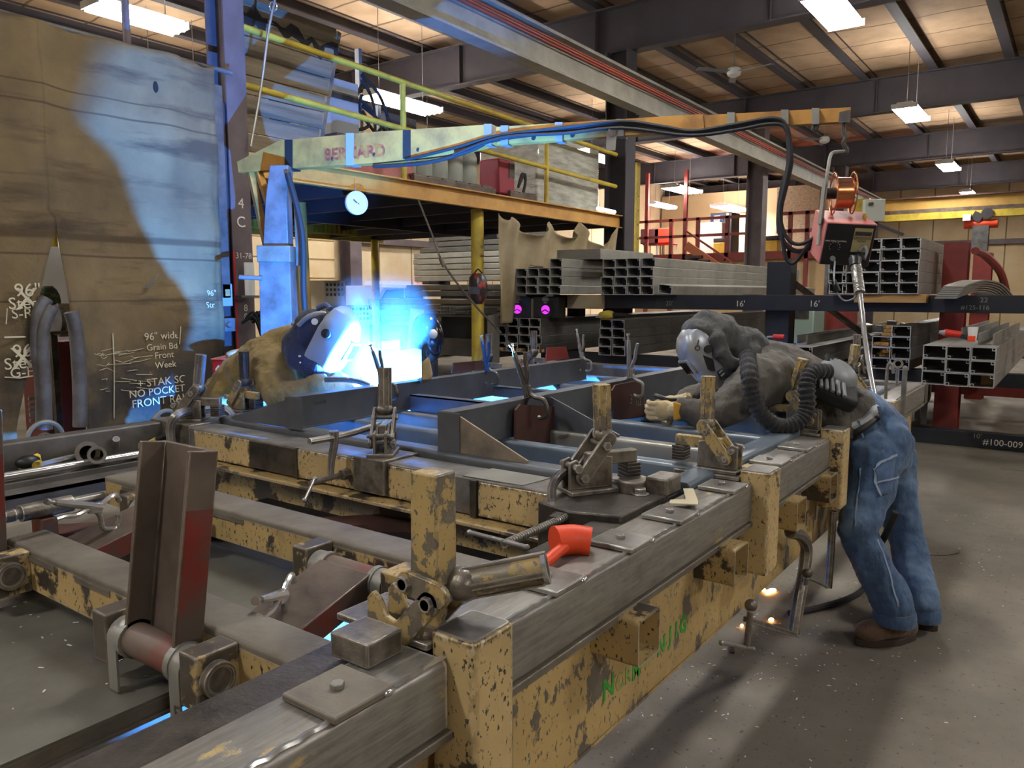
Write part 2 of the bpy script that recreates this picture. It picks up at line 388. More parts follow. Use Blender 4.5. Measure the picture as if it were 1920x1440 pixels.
# crane runway: grey beam with three red conductor bars on top of the columns' brackets
p0, p1 = V((6.0, 5.83, 0)), V((25.7, 6.1, 0)); d = (p1 - p0).normalized(); a, b_ = p0 - d * 9, p1 + d * 9
r = T('crane_runway', 'pale grey crane runway beam running under the roof in front of the columns', 'crane beam', a)
zb = 4.5
for nm, z0, z1, w in (('web', zb, zb + .42, .03), ('lower_flange', zb - .02, zb + .01, .22), ('upper_flange', zb + .42, zb + .46, .3)):
    P(nm, MB().bar(a + V((0, 0, (z0 + z1) / 2)), b_ + V((0, 0, (z0 + z1) / 2)), w, z1 - z0), m_runway, r)
P('crane_rail', MB().bar(a + V((0, 0, zb + .5)), b_ + V((0, 0, zb + .5)), .06, .08), m_girder, r)
nn = V((d.y, -d.x, 0))
for i in range(3): P('conductor_bar', MB().bar(a + nn * .1 + V((0, 0, zb + .3 + i * .035)), b_ + nn * .1 + V((0, 0, zb + .3 + i * .035)), .02, .018), m_redbar, r)
# roof lamps
def bay(c, L, W, rz, label, tubes=6, group='roof lamps', cat='ceiling lamp', name='high_bay_lamp'):
    t = T(name, label, cat, c, rz, group)
    P('housing', MB().prism([(-W / 3, .05), (-W / 3.5, .09), (W / 3.5, .09), (W / 3, .05)], 'x', -L / 2, L / 2).box(-L / 2 - .02, -L / 2, -W / 2, W / 2, -.03, .06).box(L / 2, L / 2 + .02, -W / 2, W / 2, -.03, .06), m_white, t, local=True)
    g = MB()
    for i in range(tubes):
        y = -W / 2 + W * (i + .5) / tubes; g.cyl((-L / 2 + .02, y, .0), (L / 2 - .02, y, .0), W / tubes * .46, n=8)
    P('lamp_tubes', g, m_bay, t, local=True)
    for k in (-1, 1): P('hanger', MB().cyl((k * L / 3, 0, .06), (k * L / 3, 0, 6.6 - c[2]), .006, n=6), m_galv, t, local=True)
    return t
bay((10.75, 2.8, 5.15), 1.35, .46, 0, 'bright roof lamp largest and highest at the right')
bay((17.6, 3.0, 5.15), 1.5, .46, 0, 'bright roof lamp just right of the boom tip')
bay((25.4, 3.3, 5.15), 1.6, .46, 0, 'bright roof lamp above the yellow bridge crane')
bay((32.6, 3.55, 5.15), 1.6, .42, 0, 'smallest roof lamp right over the yellow bridge crane')
bay((5.5, 9.85, 5.05), 1.15, .42, 0, 'long roof lamp over the top of the tan welding curtain', 3)
bay((10.7, 10.3, 5.05), 1.7, .5, 0, 'bright lamp glowing behind the yellow mezzanine railing', 4)
bay((25.6, 11.4, 5.15), 1.9, .7, 0, 'bright lamp hung left of the vending machine')
bay((28.9, 13.7, 5.05), 1.9, .4, 0, 'thin lamp at the far end over the red landing', 3)
bay((31.8, 12, 5.1), 2.6, .75, 0, 'bright lamp hung right above the vending machine')
# the rows of lamps go on over and behind the viewer
for x, y in ((4.0, 2.7), (-2.5, 2.6), (0.5, 8.6), (5.5, -3.8), (12.5, -3.9), (-1.5, -4.0), (19.5, -4.0), (5.3, -9.5), (-4.5, 9.5), (18.5, 10.6), (8.2, 13.6), (14.6, 13.6)):
    bay((x, y, 5.15), 1.3, .46, 0, 'roof lamp of the rows that go on over the viewer', 6, 'roof lamps overhead')
# ceiling fans
def fan(c, label):
    t = T('ceiling_fan', label, 'ceiling fan', c, .4, 'ceiling fans')
    P('motor', MB().lathe([(.02, .1), (.11, .06), (.13, 0), (.11, -.06), (.05, -.09)], n=16), m_white, t, local=True)
    P('rod', MB().cyl((0, 0, .08), (0, 0, 6.6 - c[2]), .012, n=8), m_galv, t, local=True)
    for i in range(3):
        g = MB(); g.T = Matrix.Rotation(i * 2.0944, 4, 'Z'); g.ob((.42, 0, 0), (.62, .12, .008), (.15, 0, 0)); P('blade', g, m_grey, t, local=True)
fan(AD(1376, 135, 14.5), 'ceiling fan with pale blades left of the largest roof lamp')
fan(AD(1546, 262, 20), 'small distant ceiling fan hanging under the boom tip')
m_black2 = M('black_sheet', '#1c1b1a', .45, .2, '#2b2927', 4, .4, .7, .1, 60)
m_chalkgreen = M('worn_green_stencil', '#7b9a52', .6, 0, '#b09a5a', 40, .42, .55)
m_dust2 = M('brown_dusty_steel', '#6c5f53', .55, .2, '#463933', 4, .38, .66, .12, 50, edge=('#a79a8a', .006))
# ---------------------------------------------------------------- the welding jig (one welded frame)
jig_units(True)
J = T('welding_jig', 'big cream and bare steel welding jig frame filling the foreground', 'welding jig', (2.2, 2.4, 0))
YF = 1.005; CH = 1.09
for nm, x0, x1 in (('front_rail', -.7, 1.15), ('front_rail', 1.30, 3.0), ('front_rail', 3.145, 4.19), ('front_rail', 4.33, 5.5), ('front_rail', 5.62, 7.2)):
    P(nm, MB().rbox(YF, 1.17, .695, .85, x0, x1, .014, 3, 'x'), m_rail, J)
P('rail_sill', MB().box(-.7, 7.2, 1.03, 1.2, .655, .695).box(-.7, 7.2, 1.0, 1.03, .672, .694), m_dust, J, bevel=.003)
P('inner_flange', MB().box(-.7, 7.2, 1.17, 1.285, .812, .838).box(-.7, 7.2, 1.172, 1.19, .6, .812), m_oily, J, bevel=.003)
P('channel', MB().box(-.7, 7.2, CH, CH + .012, .262, .655).box(-.7, 7.2, CH, CH + .1, .25, .264).box(-.7, 7.2, CH + .012, CH + .1, .62, .634), m_channel, J)
P('strip_weld', MB().tube([(x * .02 - .7, YF + .014 + .002 * math.sin(x * 2.1), .8505 + .0012 * math.sin(x * 3.7)) for x in range(0, 395)], .0065, 6), m_chrome, J)
def post(x0, x1, zb=.48, y0=.94, y1=1.06, zt=.895):
    p = P('post', MB().rbox(x0, x1, y0, y1, zb, zt, .014, 3, 'z'), m_cream, J, bevel=.004)
    P('post_cap', MB().rbox(x0 + .006, x1 - .006, y0 + .006, y1 - .006, zt, zt + .004, .012, 3, 'z'), m_steel, p)
    P('clamp_base', MB().box(x0 - .01, x1 + .01, y1, 1.34, .852, .868), m_gun, J, bevel=.003)
for a in ((1.16, 1.30), (3.0, 3.15), (4.19, 4.33), (5.5, 5.64)): post(*a)
for x in (.92, 1.63, 2.03, 2.375, 2.85, 3.42, 3.82, 4.6, 5.0):
    p = P('pad_plate', MB().box(x - .073, x + .073, .998, 1.145, .851, .867), m_dust if x < 1 else m_steel, J, bevel=.004)
    P('bolt', MB().hexb((x, 1.075, .867), (0, 0, 1), .0145, .012), m_galv if x < 1 else m_steel, p, bevel=.002)
    P('weld_bead', MB().ball((x + .058, .997, .858), (.014, .006, .007), 8, 6), m_chrome, p)
# square tube stubs welded through the channel
def stub(x0, x1, y0, z0, z1):
    s = P('stub_tube', MB().rtube(x0, x1, z0, z1, y0, CH + .02, .014, .006, 'y'), m_creamdirty, J)
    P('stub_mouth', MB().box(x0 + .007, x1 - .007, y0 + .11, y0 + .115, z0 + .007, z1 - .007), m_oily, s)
stub(1.88, 2.02, .935, .553, .69); stub(2.63, 2.77, .935, .553, .69); stub(3.42, 3.56, .945, .553, .69); stub(4.0, 4.14, .95, .553, .69)
P('slot_tube', MB().rtube(1.40, 1.45, .42, .60, 1.055, CH + .02, .012, .005, 'y').box(1.404, 1.446, 1.085, 1.088, .424, .596), m_oily, J)
P('pipe_end', MB().pipe((1.42, 1.03, .25), (1.42, 1.03, .43), .03, .025), m_steel, J)
# writing on the channel: green stencil and dark letters
cr, cu = (1, 0, 0), (0, 0, 1)
for s, px, py, sz, mt in (('N', 1141, 1290, .115, m_green), ('O', 1163, 1279, .085, m_chalkgreen), ('R', 1178, 1266, .085, m_chalkgreen), ('M', 1193, 1258, .085, m_green), ('A', 1207, 1246, .08, m_chalkgreen), ('N', 1240, 1212, .1, m_green), ('J', 1257, 1192, .1, m_green), ('I', 1268, 1183, .1, m_green), ('G', 1281, 1172, .1, m_green), ('T', 1512, 974, .13, m_oily), ('I', 1530, 962, .13, m_oily)):
    q = AY(px, py, CH - .001); TX(s, sz * .85, q, cr, cu, mt, J, 'stencil_letter', bold=.003)
# cross beams with cream faces
def cross(x0, x1, y0, y1, zt, zb):
    b = P('cross_beam', MB().rbox(x0, x1, zb, zt, y0, y1, .012, 3, 'y'), m_dust, J)
    P('painted_face', MB().box(x0 - .002, x0, y0 + .01, y1 - .01, zb + .004, zt - .02), m_creamdirty, b)
    for k in range(3): P('slot_strip', MB().ob((x0 - .003, y1 - .25 - k * .33, zt - .028), (.006, .2, .018)), m_dust, b, label='grey strip on the cream face')
cross(1.02, 1.15, 1.29, 2.80, .80, .665); cross(1.65, 1.80, 1.29, 3.42, .80, .675)
m_lug = MP('lug_paint', '#b99d66', '#655c50', .44, 9, .03, '#4b443a', '#b5ab9a', er=.008)
def lug(x0, x1, y0, y1, zt, zb): P('hinge_lug', MB().box(x0, x1, y0, y1, zb, zt), m_lug, J, bevel=.004)
for x in (1.02, 1.65):
    for y in (1.53, 1.93, 2.62, 3.02):
        if x < 1.5 and y > 2.9: continue
        lug(x - .11, x - .001, y, y + .07, .795, .665)
# stop beam across the middle: cream and dark panels, flange below
P('stop_beam', MB().rbox(2.42, 2.60, .69, .85, 1.5, 4.02, .01, 3, 'y'), m_steel, J)
for y0, y1, mt in ((3.46, 3.96, m_cream), (3.075, 3.455, m_oily), (2.66, 3.065, m_cream), (2.262, 2.44, m_cream), (2.07, 2.258, m_oily), (1.56, 1.93, m_cream)):
    P('face_panel', MB().box(2.412, 2.419, y0, y1, .698, .838), mt, J, bevel=.002)
P('saddle', MB().box(2.395, 2.62, 2.45, 2.65, .70, .862), m_gun, J, bevel=.005)
P('panel_divider', MB().box(2.405, 2.42, 3.064, 3.075, .69, .845), m_oily, J); P('panel_divider', MB().box(2.40, 2.42, 1.935, 1.965, .69, .845), m_oily, J)
P('stop_flange', MB().box(2.335, 2.62, 1.5, 4.02, .672, .686), m_creamdirty, J, bevel=.002)
P('stop_web', MB().box(2.45, 2.47, 1.5, 4.02, .45, .672).box(2.38, 2.56, 1.5, 4.02, .44, .455), m_creamdirty, J)
P('end_block', MB().prism([(2.24, 1.52), (2.2, 1.36), (2.25, 1.19), (2.62, 1.19), (2.62, 1.52)], 'z', .665, .862), m_oily, J, bevel=.006)
q = AZ(1200, 926, .862); P('block_bolt', MB().cyl((q.x, q.y, .862), (q.x, q.y, .866), .034, n=24).hexb((q.x, q.y, .866), (0, 0, 1), .024, .018), m_steel, J, bevel=.002)
q = AZ(1157, 985, .69); P('drop_pin', MB().cyl((q.x, q.y, .62), (q.x, q.y, .872), .0165).cyl((q.x, q.y, .872), (q.x, q.y, .882), .029, .026), m_steel, J)
q = AZ(1187, 914, .87); P('round_boss', MB().prism([(q.x + .07 * math.cos(t * .35), q.y + .055 * math.sin(t * .35)) for t in range(18)], 'z', .84, .905), m_gun, J, bevel=.005)
q = AZ(1245, 920, .866); P('square_block', MB().box(q.x - .04, q.x + .09, q.y - .03, q.y + .06, .852, .92), m_gun, J, bevel=.008)
# left back corner
P('back_rail', MB().rbox(4.31, 4.43, .66, .85, -.8, 2.56, .012, 3, 'x'), m_mill, J)
P('long_rod', MB().cyl((-.8, 4.17, .722), (2.30, 4.13, .722), .02).cyl((2.3, 4.13, .722), (2.44, 4.13, .722), .013), m_chrome, J)
P('corner_block', MB().box(2.42, 2.62, 4.02, 4.43, .69, .86), m_gun, J, bevel=.006)
P('back_shelf', MB().box(-.8, 2.42, 3.84, 4.31, .675, .69).box(-.8, 2.42, 3.84, 3.86, .63, .69).box(-.8, 2.42, 3.98, 4.0, .69, .715), m_mill, J)
P('far_rail', MB().rbox(4.31, 4.45, .68, .84, 2.56, 7.2, .012, 3, 'x'), m_mill, J)
P('end_rail', MB().rbox(7.2, 7.35, .68, .85, 1.0, 4.45, .012, 3, 'y'), m_mill, J)
s = P('drive_shaft', MB().cyl((-.6, 3.41, .715), (1.64, 3.41, .715), .021), m_steel, J)
for x0, x1, r_ in ((.93, 1.22, .034), (1.24, 1.28, .026), (1.3, 1.5, .035)): P('coupling', MB().cyl((x0, 3.41, .715), (x1, 3.41, .715), r_, n=20), m_gun, s)
P('shaft_bracket', MB().box(1.02, 1.08, 3.36, 3.46, .42, .68), m_redgrime, J); P('shaft_bracket', MB().box(1.36, 1.42, 3.36, 3.46, .42, .68), m_redgrime, J)
P('gear_box', MB().box(.55, 1.25, 3.5, 3.75, .58, .665).box(.6, 1.3, 3.55, 3.8, .4, .54), m_cream, J, bevel=.004)
# sheet plates lying in the frame under the arms
def sheet(x0, x1, y0, y1, z, mt):
    p = P('table_plate', MB().box(x0, x1, y0, y1, z - .008, z), mt, J)
    P('plate_edge', MB().box(x0, x1, y0, y0 + .012, z - .04, z - .008).box(x0, x1, y0 - .01, y0 + .012, z - .05, z - .04), m_dust, p)
sheet(-.7, 1.1, 1.80, 3.08, .598, m_plate); sheet(1.12, 1.74, 1.95, 3.2, .598, m_plate); sheet(1.72, 2.4, 1.6, 3.3, .56, m_black2)
P('leg', MB().box(2.46, 2.56, 1.7, 1.8, -.2454, .44), m_creamdirty, J); P('leg', MB().box(2.46, 2.56, 3.6, 3.7, -.2454, .44), m_creamdirty, J)
P('leg', MB().box(5.6, 5.72, 4.32, 4.44, -.2454, .68), m_creamdirty, J); P('leg', MB().box(7.22, 7.34, 1.3, 1.42, -.2454, .68), m_creamdirty, J); P('leg', MB().box(-.6, -.5, 4.32, 4.42, -.2454, .66), m_creamdirty, J)
P('ground_beam', MB().box(-.6, 7.2, 1.4, 1.5, .25, .4).box(1.02, 1.14, 1.18, 1.3, .26, .66).box(1.66, 1.78, 1.18, 1.3, .26, .66), m_dust, J)
for i, (x, y) in enumerate(((1.45, 3.6), (2.2, 2.75))):
    P('inner_brace', MB().bar((x, y, .55), (x + .5, y - .7, .60), .16, .05), m_rust, J)
# ---------------------------------------------------------------- swing arms hinged on the cross beams
m_hinge = M('dusty_red_tube', '#6d5d51', .55, .1, '#7a3128', 3, .45, .65, .1, 40)
def arm(x, y0, y1, ang, label, L=.5):
    """channel arm turning on a tube between two lugs; ang from straight up towards the viewer's left"""
    a = T('folding_stop', label, 'folding stop', (x, (y0 + y1) / 2, .735), 0, 'folding stops')
    w = (y1 - y0) / 2 - .075
    P('hinge_tube', MB().cyl((0, -w - .01, 0), (0, w + .01, 0), .042, n=24), m_hinge, a, local=True)
    for q in (-w - .03, w + .01): P('collar', MB().pipe((0, q, 0), (0, q + .02, 0), .05, .03), m_galv, a, local=True)
    for sgn in (-1, 1):
        ya, yb = sorted((sgn * (w + .03), sgn * (w + .072)))
        poly = [(.046 * math.cos(R(t)), .046 * math.sin(R(t))) for t in range(0, 181, 15)] + [(-.046, -.13), (-.04, -.13), (-.04, 0)] + [(.04 * math.cos(R(t)), .04 * math.sin(R(t))) for t in range(165, -1, -15)]
        P('strap', MB().prism(poly, 'y', ya, yb), m_galv, a, local=True)
    P('pivot_pin', MB().cyl((0, -w - .16, 0), (0, w + .16, 0), .022).cyl((0, -w - .165, 0), (0, -w - .148, 0), .036).pipe((0, -w - .17, 0), (0, -w - .148, 0), .042, .032), m_gun, a, local=True)
    g = MB(); g.T = Matrix.Rotation(ang, 4, 'Y')
    k = w + .022
    g.loft([[(-.03, -k, z), (.045, -k, z), (.045, k, z), (-.03, k, z), (-.03, k - .012, z), (.033, k - .012, z), (.033, -k + .012, z), (-.03, -k + .012, z)] for z in (.02, L)])
    P('channel', g, m_dust2, a, local=True, bevel=.002)
    g = MB(); g.T = Matrix.Rotation(ang, 4, 'Y'); g.box(-.026, .042, -k - .0015, -k - .0002, .05, L * .72); P('red_flank', g, m_redgrime, a, local=True, label='red painted flank')
    return a
a = arm(.955, 1.60, 1.93, R(8), 'upright brown and red folding stop nearest the viewer')
TX('E', .05, (.908, 1.615, .64), (0, -1, 0), (0, 0, 1), m_oily, a, 'stamped_letter')
arm(.955, 2.69, 3.02, R(2), 'upright folding stop cut by the left edge of the photo')
arm(1.585, 1.60, 1.93, R(-107), 'folded folding stop with red side and a locking plier on it')
arm(1.585, 2.69, 3.02, R(-104), 'folded grey stop farther back behind the upright one')
# ---------------------------------------------------------------- workpiece: a welded frame of beams and tubes held in the jig
Wk = T('steel_weldment', 'grey welded frame of beams and blue grey tubes clamped in the jig', 'steel weldment', (4.5, 2.7, .70))
ZT = .88
P('end_tube', MB().rbox(2.63, 2.74, .79, ZT, 1.2, 4.05, .02, 4, 'y'), m_beam, Wk)
for x, mt in ((3.02, m_blue), (3.40, m_galv), (3.86, m_blue), (4.55, m_blue), (5.2, m_blue), (5.9, m_blue)):
    P('cross_tube', MB().rbox(x, x + .085, .765, ZT - .002, 1.25, 4.0, .015, 3, 'y'), mt, Wk)
P('side_tube', MB().rbox(1.16, 1.27, .75, ZT, 2.74, 6.6, .015, 3, 'x'), m_blue, Wk)
P('side_tube', MB().rbox(3.98, 4.08, .75, ZT, 2.74, 6.6, .015, 3, 'x'), m_blue, Wk)
P('support_tube', MB().box(2.8, 6.4, 2.2, 2.28, .70, .765).box(2.8, 6.4, 3.3, 3.38, .70, .765), m_beam, Wk)
def ibeam(x0, x1, y, z0, z1, w=.075):
    return MB().box(x0, x1, y - .005, y + .005, z0 + .008, z1 - .008).box(x0, x1, y - .01, y + w, z1 - .009, z1).box(x0, x1, y - .01, y + w, z0, z0 + .009)
b1 = P('near_beam', ibeam(2.66, 7.0, 2.28, ZT, 1.063), m_beam, Wk)
b2 = P('far_beam', ibeam(2.62, 5.62, 3.33, ZT, 1.055), m_beam, Wk)
for b, y, s, z1 in ((b1, 2.28, -1, 1.06), (b2, 3.33, 1, 1.05)):
    P('end_plate', MB().box(2.655 if s < 0 else 2.612, 2.665 if s < 0 else 2.622, y - .05, y + .08, ZT, z1), m_beam, b)
def gusset(x, y0, y1, z1, mt, par): P('gusset', MB().prism([(y0, ZT), (y0, z1), (y0 + (y1 - y0) * .05, z1), (y1, ZT + .012), (y1, ZT)], 'x', x - .005, x + .005), mt, par)
gusset(2.665, 2.27, 1.86, 1.055, m_heat, b1); gusset(3.44, 2.27, 1.84, 1.05, m_beam, b1)
gusset(2.63, 3.34, 3.92, 1.045, m_beam, b2)
P('cross_channel', MB().box(3.46, 3.47, 2.4, 3.3, ZT, .98).box(3.46, 3.53, 2.4, 3.3, .972, .98), m_beam, Wk)
P('cross_channel', MB().box(4.3, 4.31, 2.4, 3.3, ZT, .95).box(4.3, 4.37, 2.4, 3.3, .945, .952), m_beam, Wk)
TX('M  HII', .03, (2.78, 3.317, 1.01), (1, 0, 0), (0, 0, 1), m_oily, b2, 'ink_mark')
# brown bracket plates held against the near beam
def bracket(label, T_, lab=None):
    t = T('bracket_plate', label, 'steel bracket', T_.translation, 0, 'bracket plates'); m = MB(); m.T = T_
    g = MB(); g.T = Matrix.Rotation(T_.to_euler().y, 4, 'Y')
    g.prism([(-.20, -.10), (-.225, .085), (-.19, .115), (.15, .115), (.18, .10), (.20, -.13)], 'y', -.006, .006); P('plate', g, m_rust, t, local=True)
    g = MB(); g.T = Matrix.Rotation(T_.to_euler().y, 4, 'Y'); g.loft([[(.18, -.006, .10), (.245, .03, .085), (.245, .04, .085), (.18, .006, .10)], [(.20, -.006, -.13), (.265, .03, -.14), (.265, .04, -.14), (.20, .006, -.13)]])
    P('flange', g, m_redp if lab is None else m_rust, t, local=True, label='red edge flange' if lab is None else None)
    return t
bracket('dark brown bracket plate tilted with a red flange under the black locking clamp', Matrix.Translation((3.30, 2.235, .905)) @ Matrix.Rotation(R(9), 4, 'Y'))
t = bracket('brown bracket plate chalked 3 1/2 beside the tan glove', Matrix.Translation((4.32, 2.245, .935)), 1)
TX('3', .09, (4.33, 2.236, .94), (1, 0, 0), (0, 0, 1), m_chalkdim, t, 'chalk_mark'); TX('1/2', .07, (4.43, 2.236, .91), (1, 0, 0), (0, 0, 1), m_chalkdim, t, 'chalk_mark')
S('bracket_plate', MB().prism([(4.0, 1.06), (4.02, 1.13), (4.33, 1.125), (4.36, 1.06)], 'y', 3.42, 3.43), m_rust, 'low brown plate standing behind the blue locking clamp', 'steel bracket', 'bracket plates')
S('bracket_plate', MB().prism([(5.15, 1.06), (5.17, 1.17), (5.45, 1.16), (5.5, 1.06)], 'y', 3.42, 3.43), m_redp, 'reddish plate clamped on the far end of the far beam', 'steel bracket', 'bracket plates')
# ---------------------------------------------------------------- toggle clamps
def lobed(r, n=24, k=8, a=.13): return [(r * (1 + a * math.cos(k * 6.28318 * i / n)) * math.cos(6.28318 * i / n), r * (1 + a * math.cos(k * 6.28318 * i / n)) * math.sin(6.28318 * i / n)) for i in range(n)]
def toggle(loc, rz, label, lean=0, mt=None, hm=None, H=.195, arm=True, sc=1.0, hr=.029):
    mt = mt or m_brass; hm = hm or mt
    t = T('toggle_clamp', label, 'toggle clamp', loc, rz, 'toggle clamps on the jig'); t.scale = (sc, sc, sc)
    P('base', MB().box(-.085, .1, -.06, .06, 0, .016), m_gun, t, local=True, bevel=.003)
    for s in (-1, 1):
        P('side_plate', MB().prism([(-.08, .016), (.09, .016), (.09, .12), (.02, .135), (-.025, .085), (-.05, .12), (-.08, .11)], 'y', s * .026 - .006, s * .026 + .006), mt if s < 0 else m_gun, t, local=True, bevel=.003)
        P('link', MB().stad((-.035, .06), (.066, .185), .026, 'y', s * .047 - .006, s * .047 + .006), mt, t, local=True, bevel=.002)
    g = MB(); g.T = Matrix.Translation((.066, 0, .195)) @ Matrix.Rotation(lean, 4, 'Y')
    g.loft([[(x, y, z) for x, y in lobed(hr)] for z in (0, H)]); g.ball((0, 0, 0), (.034, .042, .03))
    P('handle', g, hm, t, local=True, smooth=50)
    g = MB(); g.cyl((0, 0, H - .0), (0, 0, H + .004), hr * .8, n=12)
    for (x, z) in ((-.035, .06), (.05, .165), (-.06, .095)):
        b = MB()
        b.cyl((x, -.06, z), (x, .06, z), .011, n=12).cyl((x, -.064, z), (x, -.053, z), .016, n=6)
        P('bolt', b, m_steel, t, local=True)
    if arm:
        P('arm', MB().box(.0, .2, -.018, .018, .09, .135), mt, t, local=True, bevel=.004)
        g = MB()
        for i in range(5): g.box(.15, .205, -.035, .035, .03 + i * .0125, .041 + i * .0125)
        P('pad_block', g.box(.152, .203, -.033, .033, .03, .09), m_oily, t, local=True, bevel=.002)
    return t
toggle((3.07, 1.165, .868), R(90), 'toggle clamp with a golden ribbed handle on the middle cream post', R(0), sc=1.0)
toggle((4.26, 1.16, .868), R(90), 'toggle clamp leaning beside the black breathing hose', R(-14))
toggle((5.57, 1.16, .868), R(90), 'toggle clamp just behind the respirator pack on the hips', R(-6))
toggle((2.47, 1.46, .862), R(-30), 'scraped toggle clamp on the end of the striped stop beam', R(-2), m_gun, m_brass, H=.175, sc=1.08)
toggle((2.5, 2.56, .862), R(35), 'steel toggle clamp with hollow handle on the middle of the striped beam', R(5), m_gun, m_gun, H=.2, sc=1.0)
toggle((2.52, 4.18, .86), R(-60), 'toggle clamp with a shining blue lit handle on the far left corner', R(8), m_gun, m_steel)
toggle((3.0, 4.38, .84), R(-90), 'dark toggle clamp in front of the leather sleeve', R(0), m_brass, m_oily)
toggle((6.28, 4.38, .84), R(-90), 'small toggle clamp on the far rail before the tubes with wood blocks', R(0), m_gun, m_gun, H=.2)
toggle((5.56, 4.38, .84), R(-90), 'toggle clamp handle just behind the blue locking clamp', R(0), m_gun, m_gun, H=.2)
toggle((7.26, 3.1, .85), R(180), 'toggle clamp on the end rail left of the silver welding helmet', R(0), m_gun, m_gun, H=.2)
toggle((7.26, 1.55, .85), R(180), 'toggle clamp whose handle rises over the back of the stooping welder', R(0), m_gun, m_gun, H=.2)
# the open clamp on the nearest post
O = T('toggle_clamp', 'open toggle clamp with raised cream arm and pipe handle on the nearest post', 'toggle clamp', (1.24, 1.22, .868), 0, 'toggle clamps on the jig')
def C1(px, py, x=1.22): return AX(px, py, x)
for dx in (-.03, .035):
    X = 1.2 + dx
    pl = [C1(*p) for p in ((722, 1195), (722, 1105), (732, 1094), (745, 1110), (757, 1140), (772, 1150), (790, 1142), (805, 1120), (822, 1125), (830, 1150), (815, 1190), (790, 1212))]
    P('side_plate', MB().prism([(p.y, p.z) for p in pl], 'x', X - .007, X + .007), m_brass, O, bevel=.003)
    a, b = C1(772, 1192), C1(845, 1112); P('link', MB().stad((a.y, a.z), (b.y, b.z), .027, 'x', X - .023 if dx < 0 else X + .009, X - .009 if dx < 0 else X + .023), m_brass, O, bevel=.002)
    a, b = C1(803, 1075), C1(862, 1100); P('link', MB().stad((a.y, a.z), (b.y, b.z), .026, 'x', X - .023 if dx < 0 else X + .009, X - .009 if dx < 0 else X + .023), m_brass, O, bevel=.002)
    for p in ((772, 1192), (845, 1112), (803, 1075)):
        q = C1(*p); P('bolt', MB().cyl((X - .034 if dx < 0 else X, q.y, q.z), (X + .034 if dx > 0 else X, q.y, q.z), .012, n=12).cyl((X - .034, q.y, q.z), (X - .022, q.y, q.z), .017, n=6), m_steel, O)
a, b = C1(818, 1085), C1(815, 880)
P('arm', MB().loft([[(1.175, a.y - .043, a.z), (1.24, a.y - .043, a.z), (1.24, a.y + .035, a.z), (1.175, a.y + .035, a.z)], [(1.175, b.y - .043, b.z), (1.24, b.y - .043, b.z), (1.24, b.y + .03, b.z), (1.175, b.y + .03, b.z)]]), m_brass, O, bevel=.005)
a, b = AX(868, 1095, 1.24), AX(1022, 1066, 1.33)
P('pipe_handle', MB().pipe(a, b, .03, .021, 20), m_brass, O)
d = (b - a).normalized(); sd = d.cross(V((0, 0, 1))).normalized()
for s in (sd, -sd, V((0, 0, 1)), V((0, 0, -1))): P('handle_rib', MB().bar(a + s * .03, b + s * .03, .012, .014), m_gun, O)
P('handle_knuckle', MB().ball(a, (.04, .045, .038)), m_gun, O); P('mouth_ring', MB().pipe(b - d * .004, b + d * .006, .034, .021, 20), m_chrome, O)
g = MB()
q = AZ(714, 1240, .852)
S('spacer_block', MB().box(1.02, 1.12, 1.10, 1.21, .853, .905), m_gun, 'laminated steel block lying on the rail before the nearest post', 'steel block', bevel=.003)
# ---------------------------------------------------------------- locking clamps (squeeze handles above, C jaw below)
def locking(loc, rz, label, mt, jaw=None, tilt=0, sc=1.0):
    t = T('locking_clamp', label, 'locking clamp', loc, rz, 'locking clamps'); t.scale = (sc,) * 3; jaw = jaw or mt
    Tm = Matrix.Rotation(tilt, 4, 'Y')
    def g_(): g = MB(); g.T = Tm; return g
    P('body_handle', g_().tube([(.0, 0, -.01), (-.012, 0, .06), (-.02, 0, .13), (-.03, 0, .2)], .013, 8, 4, lambda u: .017 - .006 * u), mt, t, local=True)
    P('lever_handle', g_().tube([(.0, 0, .05), (.02, 0, .1), (.022, 0, .15), (.03, 0, .19)], .011, 8, 4, lambda u: .012 - .003 * u), mt, t, local=True)
    P('adjuster_screw', g_().cyl((-.03, 0, .195), (-.035, 0, .235), .006).cyl((-.034, 0, .228), (-.036, 0, .24), .012, n=10), m_chrome, t, local=True)
    P('jaw', g_().tube([(0, 0, .03), (.03, 0, -.012), (.075, 0, -.03), (.085, 0, -.06), (.082, 0, -.1), (.05, 0, -.112), (.03, 0, -.105)], .01, 8, 4), jaw, t, local=True)
    P('lower_jaw', g_().tube([(0, 0, .0), (-.03, 0, -.04), (-.045, 0, -.08), (-.02, 0, -.104)], .01, 8, 4), jaw, t, local=True)
    P('pivot_plate', g_().ob((0, 0, .015), (.04, .02, .06)), mt, t, local=True, bevel=.004)
    return t
m_bluesteel = M('blue_clamp', '#3d66a8', .3, .6)
locking((3.25, 3.31, 1.075), R(-90), 'dark locking clamp on the far beam beside the arc glare', m_oily, tilt=R(-18))
locking((4.25, 3.31, 1.075), R(-90), 'blue locking clamp on the middle of the far beam', m_bluesteel, m_oily, tilt=R(-5))
locking((5.52, 3.31, 1.07), R(-90), 'steel locking clamp near the right end of the far beam', m_gun, tilt=R(-5))
locking((3.24, 2.26, 1.08), R(-90), 'black locking clamp standing on the near beam above the tilted bracket', m_oily, tilt=R(-14), sc=1.15)
locking((4.36, 2.26, 1.085), R(-90), 'shiny locking clamp above the chalked bracket plate', m_steel, m_galv, tilt=R(4), sc=1.1)
locking((1.33, 2.82, .83), R(200), 'chrome locking clamp lying on the far folded arm', m_chrome, tilt=R(78), sc=.95)
locking((1.32, 1.76, .755), R(215), 'shiny locking clamp lying open on the nearer folded arm', m_chrome, tilt=R(80), sc=.95)
